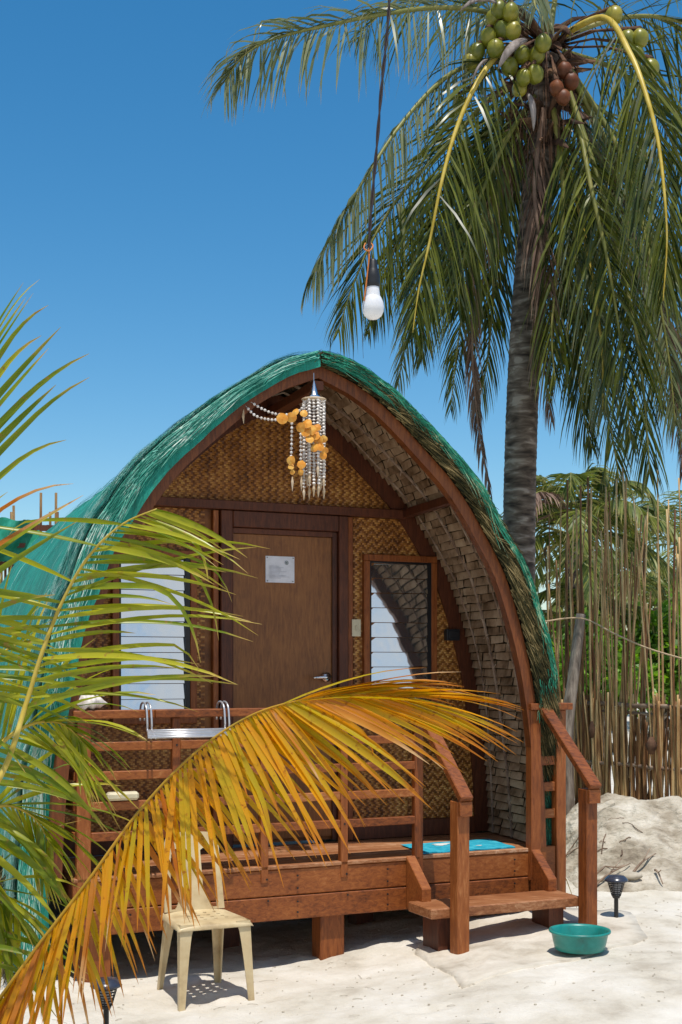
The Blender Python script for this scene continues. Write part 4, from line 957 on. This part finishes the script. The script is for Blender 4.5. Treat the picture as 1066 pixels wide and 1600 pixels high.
def frond(tree, path, L, w, n, mat, rmat, grav=1.0, facing=Vector((0, -1, 0)), sweep=.6, r0=.03, seg=4, fold=False, individual=False, prof=None, drop=0, jitter=.12, down=.35, sides=(-1, 1), rs=None, tstart=.12, kinkp=0, label=None, mats=None, widen=0, dirf=None, thin=False):
    """tapering midrib with two ranks of leaflets"""
    rs = rs or random; q = spline(path, 60); m = MB(); m.tube(q, [r0*(1-.85*i/60) for i in range(61)], 7)
    fr = m.build('frond', rmat, tree, smooth=True, label=label)
    blades = MB()
    for k in range(n):
        t = tstart+(1-tstart)*(k+.5)/n; f = t*60; i = min(int(f), 59); p = q[i].lerp(q[i+1], f-i); T = (q[min(i+2, 60)]-q[max(i-1, 0)]).normalized()
        S = T.cross(facing); S = S.normalized() if S.length > .05 else T.orthogonal().normalized()
        pl = prof(t) if prof else (math.sin(math.pi*min(1, .18+.80*t))**.65)
        for s in sides:
            if rs.random() < drop or (individual and thin and S.x*s < 0 and t > .62 and rs.random() < .75): continue
            dd = S*s*(1-.25*t)+T*(sweep+.9*t*t+rs.gauss(0, jitter))+Vector((0, 0, -down))+facing*rs.gauss(.12, jitter)
            if dirf: dd = dirf(t, s, T, S, dd)
            LL = L*pl*(rs.uniform(.82, 1.08) if rs.random() < .85 else rs.uniform(.4, .8)); kk = rs.uniform(.45, .8) if rs.random() < kinkp else None
            mm = MB() if individual else blades
            leaflet(mm, p+S*s*r0*.3*(1-t), dd, LL, w*rs.uniform(.8, 1.15)*(.6+.4*pl), grav*rs.uniform(.7, 1.3), seg=seg+(3 if kk else 0), fold=fold, side=(T*1.0+facing*rs.gauss(0, .5)), kink=kk, rs=rs)
            if individual:
                mt = mat
                if mats:
                    for mt_, pr_ in mats:
                        if rs.random() < pr_: mt = mt_; break
                o = mm.build('leaflet', mt, None, smooth=True); o.parent = fr
    if not individual:
        o = blades.build('leaf_blades', mat, None, smooth=True, stuff=True); o.parent = fr
    return fr

YP = 11.2
base = P(812, 1100, 12.0); base.z = 0; crown = P(850, 95, YP)
palm = thing('coconut_palm', (base.x, base.y, 0), 'tall coconut palm with hanging fronds and green coconuts right of the hut', 'palm tree')
m = MB(); q = spline([Vector((base.x, base.y, -.2)), P(811, 900, 11.9), P(814, 700, 11.7), P(822, 520, 11.5), P(836, 340, 11.3), P(848, 200, 11.2), crown], 260)
rad = []
for i, p in enumerate(q):
    t = i/260; r = lerp(.148, .125, t)+.10*max(0, .08-t)/.08+.05*sm(.9, 1, t)
    r += .006*((i*.55) % 1)+.004*noise.noise(Vector((0, 0, i*.4))); rad.append(r)
m.tube(q, rad, 22); m.build('trunk', M['trunk'], palm, smooth=True)
# fibrous leaf bases round the crown shaft
m = MB(); rs = random.Random(21)
for k in range(70):
    a = rs.uniform(0, 6.28); z = rs.uniform(-.75, .25); r = .17+.05*rs.random(); b = crown+Vector((math.cos(a)*r*.7, math.sin(a)*r*.7, z)); d = Vector((math.cos(a), math.sin(a), rs.uniform(-.5, 1.2))).normalized(); L = rs.uniform(.2, .45)
    m.tube([b, b+d*L*.5, b+d*L+Vector((0, 0, -.05))], [.05, .035, .008], 6, flat=.5)
for k in range(260):
    a = rs.uniform(0, 6.28); b = crown+Vector((math.cos(a)*.2, math.sin(a)*.2, rs.uniform(-.9, .1))); strip(m, [b, b+Vector((math.cos(a)*.08, math.sin(a)*.08, -.12)), b+Vector((math.cos(a)*.1, math.sin(a)*.1, -rs.uniform(.2, .5)))], .006)
m.build('leaf_base', M['fibre'], palm, stuff=True)
rp = random.Random(42)
def pf(pts_, mat='leaf', rmat='rachis_g', **k):
    path = [P(x, y, Y) for x, y, Y in pts_]; k.setdefault('L', 1.05); k.setdefault('w', .0215); k.setdefault('n', 92); k.setdefault('grav', 1.25); k.setdefault('r0', .026); k.setdefault('kinkp', .12); k.setdefault('jitter', .32); k.setdefault('drop', .22); k['n'] = int(k['n']*1.12)
    frond(palm, path, mat=M[mat], rmat=M[rmat], rs=rp, **k)
Y0 = YP
pf([(845, 60, Y0), (770, 22, 10.9), (690, 12, 10.5), (600, 22, 10.1), (500, 42, 9.8), (425, 62, 9.7), (380, 88, 9.7), (352, 128, 9.7)], 'leaf_pale', L=.72, sweep=.5, down=.5, n=100, prof=lambda t: .95-.5*t+.25*math.sin(t*3.1), kinkp=.35, drop=.1)
pf([(840, 80, Y0), (770, 92, 10.9), (700, 118, 10.5), (630, 190, 10.2), (570, 280, 10.0), (520, 365, 10.0), (487, 432, 10.0)], 'leaf_pale', L=.60, sweep=.9, down=.9, n=100, prof=lambda t: .55+.6*math.sin(t*3.1)*.7, grav=2.2, kinkp=.15)
pf([(840, 110, 11.3), (770, 150, 11.5), (700, 225, 11.5), (630, 300, 11.4), (585, 370, 11.3), (550, 450, 11.3), (528, 520, 11.3)], 'leaf', L=.95, sweep=.7, down=.5, n=105)
pf([(830, 130, 11.3), (770, 230, 11.6), (715, 300, 11.7), (670, 380, 11.8), (640, 460, 11.8)], 'leaf', L=.95, sweep=.6, down=.5, n=95)
pf([(800, 70, 11.0), (772, 92, 10.7), (740, 140, 10.5), (712, 205, 10.4), (690, 285, 10.3), (672, 375, 10.3), (655, 450, 10.3), (645, 520, 10.3)], 'leaf', 'rachis_y', L=1.0, sweep=.75, down=.35, n=100, r0=.028)
pf([(835, 160, 11.3), (800, 230, 11.5), (765, 320, 11.7), (735, 420, 11.8), (718, 520, 11.8), (704, 640, 11.8)], 'leaf', L=.78, sweep=.9, down=.3, n=90)
pf([(840, 160, 11.4), (790, 250, 11.8), (770, 380, 12.0), (765, 480, 12.0), (700, 560, 12.0)], 'leaf', L=.7, sweep=.9, down=.5, n=70)
pf([(838, 170, 11.2), (790, 260, 11.3), (745, 400, 11.5), (738, 540, 11.6), (748, 670, 11.6), (768, 778, 11.6)], 'leaf_dead', 'rachis_b', L=.42, sweep=1.6, down=1.0, n=110, w=.022)
pf([(850, 170, 11.0), (835, 300, 10.95), (852, 430, 11.0), (848, 540, 11.2), (862, 660, 11.3)], 'leaf_dead', 'rachis_b', L=.62, sweep=1.4, down=1.0, n=95, w=.022)
pf([(865, 170, 11.0), (880, 300, 10.9), (870, 430, 11.0), (862, 520, 11.0), (868, 600, 11.0)], 'leaf', L=.8, sweep=.9, down=.8, n=70)
pf([(880, 55, 11.0), (945, 28, 10.6), (985, 85, 10.2), (1010, 150, 10.0), (1028, 220, 9.9), (1038, 300, 9.8), (1042, 380, 9.8), (1036, 470, 9.8)], 'leaf', 'rachis_y', L=1.15, sweep=.7, down=.85, n=125, r0=.03, tstart=.2)
pf([(880, 120, 11.2), (905, 200, 10.9), (925, 300, 10.7), (948, 400, 10.6), (965, 500, 10.6), (978, 610, 10.6), (985, 690, 10.6)], 'leaf', 'rachis_g', L=.92, sweep=.8, down=.5, n=115)
pf([(875, 60, 11.2), (960, 30, 11.3), (1040, 28, 11.4), (1110, 60, 11.5), (1170, 130, 11.6), (1200, 240, 11.6)], 'leaf', L=1.2, sweep=.5, down=.9, n=100)
pf([(880, 80, 11.3), (980, 120, 11.6), (1050, 220, 11.7), (1085, 350, 11.8), (1095, 500, 11.8)], 'leaf', L=1.15, sweep=.7, down=.6, n=110)
pf([(880, 110, 11.3), (940, 220, 11.5), (990, 360, 11.6), (1020, 500, 11.6), (1035, 640, 11.6)], 'leaf', L=.95, sweep=.8, down=.6, n=110)
pf([(880, 130, 11.3), (915, 260, 11.6), (925, 420, 11.8), (935, 560, 11.9), (960, 700, 11.9), (970, 770, 11.9)], 'leaf', L=.8, sweep=.9, down=.6, n=100)
pf([(885, 100, 11.1), (970, 240, 10.9), (1020, 420, 10.8), (1045, 560, 10.8), (1055, 660, 10.8)], 'leaf_pale', L=.85, sweep=.9, down=.6, n=90, drop=.2)
pf([(870, 160, 11.2), (890, 300, 11.3), (905, 450, 11.3), (915, 540, 11.3), (930, 620, 11.3)], 'leaf', L=.9, sweep=.8, down=.6, n=90)
pf([(850, 50, 11.2), (840, -40, 11.2), (815, -120, 11.0), (760, -190, 10.6), (690, -210, 10.2)], 'leaf', L=1.1, n=80)
pf([(860, 50, 11.2), (880, -60, 11.4), (930, -160, 11.7), (1010, -220, 12.0), (1100, -200, 12.2)], 'leaf', L=1.1, n=80)
pf([(855, 60, 11.1), (850, -10, 10.6), (840, -20, 10.0), (835, 0, 9.6), (838, 14, 9.4)], 'leaf_pale', L=.45, n=50, down=1)
pf([(850, 60, 11.4), (780, 0, 12.2), (700, -20, 13.0), (620, 0, 13.8), (560, 60, 14.4)], 'leaf', L=1.1, n=80)
pf([(900, 130, 11.0), (1000, 330, 11.2), (1060, 520, 11.3), (1075, 680, 11.3)], 'leaf', L=.9, n=90, sweep=.8, down=.7)
pf([(885, 130, 11.0), (935, 280, 10.8), (975, 430, 10.7), (1000, 560, 10.6), (1012, 690, 10.6), (1015, 740, 10.6)], 'leaf', L=.75, n=90, sweep=1.0, down=.7)
pf([(870, 150, 11.3), (885, 330, 11.5), (895, 480, 11.5), (908, 620, 11.5), (925, 700, 11.5)], 'leaf', L=.75, n=90, sweep=1.0, down=.7, drop=.15)
pf([(890, 140, 11.2), (960, 300, 11.0), (1030, 470, 10.9), (1062, 620, 10.9), (1068, 740, 10.9)], 'leaf_dead', 'rachis_b', L=.6, n=80, sweep=1.2, down=.8)
pf([(830, 120, 11.4), (760, 200, 11.8), (700, 330, 12.0), (668, 450, 12.0), (660, 560, 12.0)], 'leaf', L=.85, n=95, sweep=.8, down=.5)
pf([(835, 150, 11.1), (785, 230, 11.0), (742, 330, 10.9), (722, 420, 10.9), (715, 480, 10.9)], 'leaf', L=.85, n=95, sweep=.8, down=.6)
pf([(860, 165, 11.2), (905, 330, 11.0), (938, 520, 10.9), (942, 640, 10.9)], 'leaf_pale', 'rachis_y', L=.8, n=70, sweep=.9, down=.6, drop=.3)
pf([(840, 130, 11.3), (740, 230, 11.6), (650, 330, 11.7), (600, 430, 11.7), (575, 520, 11.7)], 'leaf', L=.7, n=80, sweep=.9, down=.6)
pf([(838, 150, 11.3), (760, 260, 11.9), (690, 400, 12.1), (640, 520, 12.1), (622, 600, 12.1)], 'leaf_pale', L=.62, n=80, sweep=1.0, down=.5)
pf([(845, 170, 11.3), (800, 300, 11.7), (775, 430, 11.9), (762, 560, 11.9), (745, 640, 11.9)], 'leaf', L=.6, n=80, sweep=1.0, down=.6)
# coconuts and flower sheaths
def coconut(px, py, Y, r, mat='coconut'):
    c = P(px, py, Y); m = MB(); ax = Vector((random.gauss(0, .3), random.gauss(0, .3), 1)).normalized(); rot = ax.to_track_quat('Z', 'Y').to_matrix()
    def f(s, t): a = t*2*math.pi; ph = s*math.pi; return c+rot @ Vector((math.cos(a)*math.sin(ph)*r, math.sin(a)*math.sin(ph)*r, math.cos(ph)*r*1.12))*(1+.035*math.cos(3*a))
    m.grid(f, 10, 14); oc = m.build('coconut', M[mat], palm, smooth=True)
    cp = MB(); tp = c+rot @ Vector((0, 0, r*1.06)); cp.tube([tp-(rot @ Vector((0, 0, .006))), tp+rot @ Vector((0, 0, .012)), tp.lerp(P(855, 70, YP), .45)+Vector((0, 0, .05)), P(855, 75, YP)], [r*.45, r*.25, .009, .012], 7); oo = cp.build('stalk', M['fibre'], None, smooth=True); oo.parent = oc
for (x, y) in ((330, 70), (395, 48), (308, 146), (362, 118), (404, 120), (335, 190), (440, 215), (496, 215), (520, 170), (390, 262), (446, 303), (490, 290), (430, 345), (400, 90), (350, 40), (900, 150), (850, 155), (942, 267), (885, 212), (800, 60), (195, 410), (236, 246), (262, 205)):
    coconut(640+x/2.5, y/2.5, 10.62+random.uniform(-.06, .06), .070 if y < 300 else .062)
for (x, y) in ((605, 275), (632, 318), (575, 345), (600, 380)): coconut(640+x/2.5, y/2.5, 10.75, .062, 'coconut_brown')
for (a, b, w) in (((820, 62), (778, 108), .045), ((828, 150), (834, 205), .045), ((775, 4), (718, 18), .03), ((760, 95), (735, 135), .025)):
    m = MB(); A, B_ = P(*a, 10.55), P(*b, 10.45); m.tube(spline([A, A.lerp(B_, .35)+Vector((0, -.04, .03)), A.lerp(B_, .7)+Vector((0, -.05, .03)), B_], 10), [w*math.sin(math.pi*min(1, .2+.8*i/10))+.003 for i in range(11)], 8, flat=.45); m.build('flower_sheath', M['spathe'], palm, smooth=True)

# ------------------------------------------------------------------ young palm in the left foreground
yp = thing('young_coconut_palm', (-2.0, 4.6, gz(-2.0, 4.6)), 'young coconut palm at the left edge, one yellowing frond arching before the porch', 'palm tree')
m = MB(); b = Vector((-2.0, 4.6, gz(-2.0, 4.6)-.05)); m.tube([b, b+Vector((.03, 0, .35)), b+Vector((.06, 0, .75))], [.16, .13, .07], 12); m.build('trunk', M['fibre'], yp, smooth=True)
hub = b+Vector((.06, 0, .55))
ry = random.Random(77)
def yf(pts_, mat='leaf_young', rmat='rachis_y', **k):
    path = [hub]+[P(x, y, Y) for x, y, Y in pts_]; k.setdefault('seg', 7); k.setdefault('r0', .015)
    return frond(yp, path, mat=M[mat], rmat=M[rmat], rs=ry, fold=True, individual=True, **k)
def a_dir(t, s, T, S, dd):
    if S.x*s < 0 and t < .9: return Vector((-1, random.gauss(0, .15), .12+.35*max(0, t-.6)/.3+random.gauss(0, .16)))+T*.15
    return dd
yf([(-90, 1330, 4.9), (0, 1215, 5.0), (41, 1100, 5.1), (67, 1017, 5.1), (100, 935, 5.1), (140, 868, 5.05), (190, 820, 5.0), (245, 795, 4.95)], thin=True, L=.80, w=.026, n=34, grav=.45, sweep=.38, down=.05, tstart=.36, jitter=.14,
   dirf=a_dir, prof=lambda t: 1-.5*max(0, t-.65)/.35, label='green frond with a bright yellow midrib', kinkp=.1)
yf([(-260, 1240, 4.5), (-200, 1080, 4.55), (-150, 950, 4.6), (-110, 830, 4.6), (-85, 730, 4.6), (-70, 650, 4.6), (-62, 600, 4.6)], L=.70, w=.032, n=18, grav=.12, sweep=.95, down=-.1, tstart=.3, sides=(1,), kinkp=.6, jitter=.1, prof=lambda t: 1.1-.5*max(0, t-.5)*2, mats=[(M['leaf_rust'], .12)])
def of_dir(t, s, T, S, dd):
    if t < .78:
        x = interp([(.2, -.45), (.4, -.2), (.55, .05), (.65, .3), (.78, .95)], t) if s > 0 else interp([(.2, -.2), (.4, .1), (.5, .4), (.62, .8), (.78, 1.5)], t)
        return Vector((x+random.gauss(0, .10), -.25*s-.05, -1.0 if s > 0 else -.85))
    k = (t-.78)/.22
    return T*(.8+1.0*k)+Vector((.25, -.15*s, -.75*(1-k)-.12 if s > 0 else .12+.26*k+random.gauss(0, .08)))
yf([(-140, 1700, 5.0), (-60, 1640, 5.1), (0, 1560, 5.15), (62, 1475, 5.15), (135, 1380, 5.15), (222, 1262, 5.15), (310, 1172, 5.15), (392, 1118, 5.2), (470, 1094, 5.2), (555, 1084, 5.25), (640, 1090, 5.3)], 'leaf_orange', 'rachis_o', L=.61, w=.0275, n=100, grav=.4, sweep=.5, down=1.0, tstart=.22, r0=.011, dirf=of_dir, jitter=.1,
   prof=lambda t: interp([(.2, .95), (.35, .9), (.5, .8), (.65, 1.0), (.8, 1.12), (.93, 1.0), (1, .8)], t), mats=[(M['leaf_rust'], .11)], label='yellow and rust coloured frond arching over the porch', kinkp=.05)
def yj(pts_, **k):
    path = [hub]+[P(x, y, Y) for x, y, Y in pts_]; return frond(yp, path, mat=M['leaf_young'], rmat=M['rachis_y'], rs=ry, fold=True, seg=7, r0=.016, **k)
yj([(-90, 1290, 5.2), (-20, 1185, 5.35), (40, 1135, 5.4), (95, 1130, 5.4), (130, 1160, 5.4)], L=.60, w=.028, n=22, grav=.7, sweep=.8, down=.55, tstart=.3, jitter=.2)
yj([(-120, 1420, 5.3), (-60, 1310, 5.4), (0, 1260, 5.45), (50, 1275, 5.5), (80, 1320, 5.5)], L=.62, w=.032, n=22, grav=.7, sweep=.7, down=.7, tstart=.3, jitter=.22)
yj([(-110, 1180, 5.2), (-60, 1090, 5.2), (-10, 1030, 5.25), (40, 1000, 5.3)], L=.55, w=.026, n=12, grav=.5, sweep=.8, down=.3, tstart=.3, jitter=.25)
yj([(-130, 1560, 5.3), (-90, 1450, 5.4), (-40, 1390, 5.5), (0, 1400, 5.5), (30, 1440, 5.5)], L=.62, w=.030, n=18, grav=.7, sweep=.7, down=.7, tstart=.3, jitter=.25)

# ------------------------------------------------------------------ bamboo fence on the right
fA, fB = P(845, 1100, 11.6), P(1130, 1100, 10.2)
fdir = Vector((fB.x-fA.x, fB.y-fA.y, 0)); fl = fdir.length; fdir.normalize()
fence = thing('bamboo_fence', (fA.x, fA.y, 0), 'tall ragged fence of thin bamboo sticks on the sand bank at the right', 'fence')
rf = random.Random(9)
NB = 240
for k in range(NB):
    s = (k+rf.uniform(.1, .9))/NB; s = s+.012*math.sin(s*60); b = Vector((fA.x, fA.y, 0))+fdir*fl*s+Vector((rf.uniform(-.01, .01), rf.uniform(-.05, .05), 0)); b.z = gz(b.x, b.y)-.08
    short = rf.random() < .55 or (s < .12 and rf.random() < .6)
    H_ = rf.uniform(1.27, 1.42) if short else rf.uniform(2.3, 3.25)
    if .55 < s < .66: H_ *= .88
    tl = Vector((rf.gauss(-.005, .035), rf.gauss(0, .03), 1)); top = b+tl*(H_-b.z); r = rf.uniform(.008, .013) if short else rf.uniform(.0065, .0125); mid = (b+top)/2+Vector((rf.gauss(0, .02), 0, 0))
    q = spline([b, mid, top], 10); m = MB(); m.tube(q, [r*(1-.35*i/10)*(1.0 if i % 2 else 1.13) for i in range(11)], 6); m.build('bamboo_stick', M['bamboo'], fence, smooth=True)
for k, (z, r) in enumerate(((1.30, .02), (1.24, .014), (.80, .018))):
    m = MB(); q = [Vector((fA.x, fA.y, 0))+fdir*(-.1+(fl+.3)*i/12)+Vector((0, -.02+.03*(k % 2), z-.01*i*.3+rf.uniform(-.008, .008))) for i in range(13)]; m.tube(q, r, 7); m.build('cross_rail', M['twig'], fence, smooth=True)
m = MB(); bz0 = P(888, 1235, 10.9); m.tube(spline([Vector((bz0.x, bz0.y, gz(bz0.x, bz0.y)-.1)), P(886, 1150, 10.9), P(897, 1050, 10.95), P(908, 960, 11.0)], 20), [.062-.0011*i for i in range(21)], 12)
tag(m.build('leaning_pole', M['greywood'], smooth=True), 'grey weathered pole leaning before the left end of the bamboo fence', 'pole')
m = MB(); m.tube(spline([P(846, 972, 10.9), P(908, 966, 10.9), P(960, 990, 10.7), P(1010, 1012, 10.5), P(1070, 1030, 10.2), P(1130, 1045, 10.0)], 40), .007, 6)
tag(m.build('rope_line', M['rope'], smooth=True), 'pale rope strung across the bamboo fence from the leaning pole', 'rope')
for k, (x, y, r) in enumerate(((1018, 1165, .05), (925, 1140, .03))):
    c = P(x, y, 10.55 if k == 0 else 10.9); m = MB(); m.tube([c+Vector((0, 0, .07)), c, c-Vector((0, 0, .07))], [r*.3, r, r*.4], 8); m.build('husk_scrap', M['fibre'], fence, smooth=True)

# ------------------------------------------------------------------ neighbour behind the hut at the left
nb = thing('stick_screen', P(40, 1100, 15), 'stick screen with green netting seen past the hut at the left', 'fence')
for k in range(30):
    x = -60+k*5.6+rf.uniform(-2, 2); tp = rf.choice((770, 790, 800, 812, 825, 835)) if rf.random() < .5 else rf.uniform(815, 850); m = MB(); a = P(x, 1100, 15); a.z = -.1; m.tube([a, P(x+rf.uniform(-3, 3), tp, 15)], .016, 5); m.build('bamboo_stick', M['bamboo'], nb)
for (y, h) in ((822, 9), (850, 7), (880, 8), (930, 8), (985, 8)):
    m = MB(); bar(m, P(-80, y, 14.9), P(105, y+4, 14.9), .05, h/137); m.build('cross_rail', M['timber_dark'], nb)
m = MB(); m.grid(lambda s, t: P(lerp(-80, 62, s), lerp(815, 880, t)+3*math.sin(s*19)+(1-t)*5*math.sin(s*7), 14.8+.1*math.sin(s*14+t*5)), 24, 8); m.build('net_scrap', M['netdark'], nb, smooth=True)

# ------------------------------------------------------------------ background palms and bushes
def bg_palm(px, py, Y, Ls, nf, seed, label, lean=0):
    r = random.Random(seed); c = P(px, py, Y); b = Vector((c.x+lean, c.y, gz(c.x+lean, c.y)-.1)); sc = Ls
    t = thing('far_palm', (b.x, b.y, 0), label, 'palm tree', 'palms standing beyond the bamboo fence')
    m = MB(); m.tube(spline([b, b.lerp(c, .5)+Vector((lean*.2, 0, 0)), c], 16), [.15-.004*i for i in range(17)], 10); m.build('trunk', M['trunk'], t, smooth=True)
    for k in range(nf):
        a = k*2.399+r.uniform(-.3, .3); el = lerp(1.25, -.35, k/nf)+r.uniform(-.15, .15); h = Vector((math.cos(a), math.sin(a), 0)); d = h*math.cos(el)+Vector((0, 0, math.sin(el)))
        L = Ls*r.uniform(.85, 1.1); pth = [c, c+d*L*.35, c+d*L*.65-Vector((0, 0, L*.10)), c+d*L*.85+h*L*.06-Vector((0, 0, L*.30)), c+d*L*.92+h*L*.1-Vector((0, 0, L*.55))]
        fr = frond(t, pth, L*.34, .06, 46, M['leaf_far'] if r.random() < .96 else M['leaf_dead'], M['rachis_g'], grav=1.1, facing=Vector((-h.x*math.sin(el), -h.y*math.sin(el), math.cos(el)+.3)).normalized(), sweep=.6, r0=.03, seg=3, down=.3, rs=r)
    return t
bg_palm(893, 835, 25, 2.15, 28, 1, 'bushy palm just right of the big trunk, beyond the fence')
bg_palm(915, 985, 25, 1.6, 18, 2, 'short palm standing low between the leaning pole and the fence sticks', .3)
bg_palm(1062, 850, 42, 3.4, 22, 3, 'palm at the right edge beyond the bamboo fence')
bg_palm(1000, 975, 36, 2.6, 20, 4, 'palm behind the middle of the bamboo fence with drooping yellow fronds', .4)
bg_palm(950, 930, 33, 2.2, 20, 6, 'palm crown half hidden behind the thickest bunch of sticks')
def bush(px0, px1, y0, y1, Y, n, seed, label):
    r = random.Random(seed); a, b = P(px0, y1, Y), P(px1, y0, Y); g_ = gz(a.x, Y)
    t = thing('leafy_bush', ((a.x+b.x)/2, Y, g_), label, 'bush', 'bushes beyond the bamboo fence')
    m = MB(); cl = [Vector((r.uniform(a.x, b.x), Y+r.uniform(-.7, .7), r.uniform(a.z, b.z*.5+a.z*.5) if r.random() < .5 else r.uniform(a.z, b.z))) for _ in range(26)]
    for k in range(n):
        c = r.choice(cl); d = Vector((r.gauss(0, 1), r.gauss(0, 1), r.gauss(0, 1))).normalized(); p = c+d*abs(r.gauss(.32, .12)); dd = (d+Vector((r.gauss(0, .5), r.gauss(0, .5), r.gauss(-.2, .5)))).normalized()
        leaflet(m, p, dd, r.uniform(.12, .22), .10, .3, seg=2, fold=False, side=Vector((r.gauss(0, 1), r.gauss(0, 1), r.gauss(0, .4))), rs=r)
    m.build('foliage', M['bush'], t, stuff=True)
    m = MB()
    for c in cl[:12]: m.tube([Vector(((a.x+b.x)/2+r.uniform(-.6, .6), Y, g_-.1)), c.lerp(Vector(((a.x+b.x)/2, Y, g_)), .5)+Vector((0, 0, .2)), c], [.05, .03, .01], 5)
    m.build('branch', M['twig'], t)
bush(872, 985, 995, 1082, 24, 5200, 1, 'bright green bush behind the left half of the bamboo fence')
bush(975, 1085, 985, 1078, 25, 5200, 2, 'bright green bush behind the right half of the bamboo fence')
bush(1040, 1130, 940, 1060, 30, 4000, 3, 'darker bush at the right edge behind the fence')
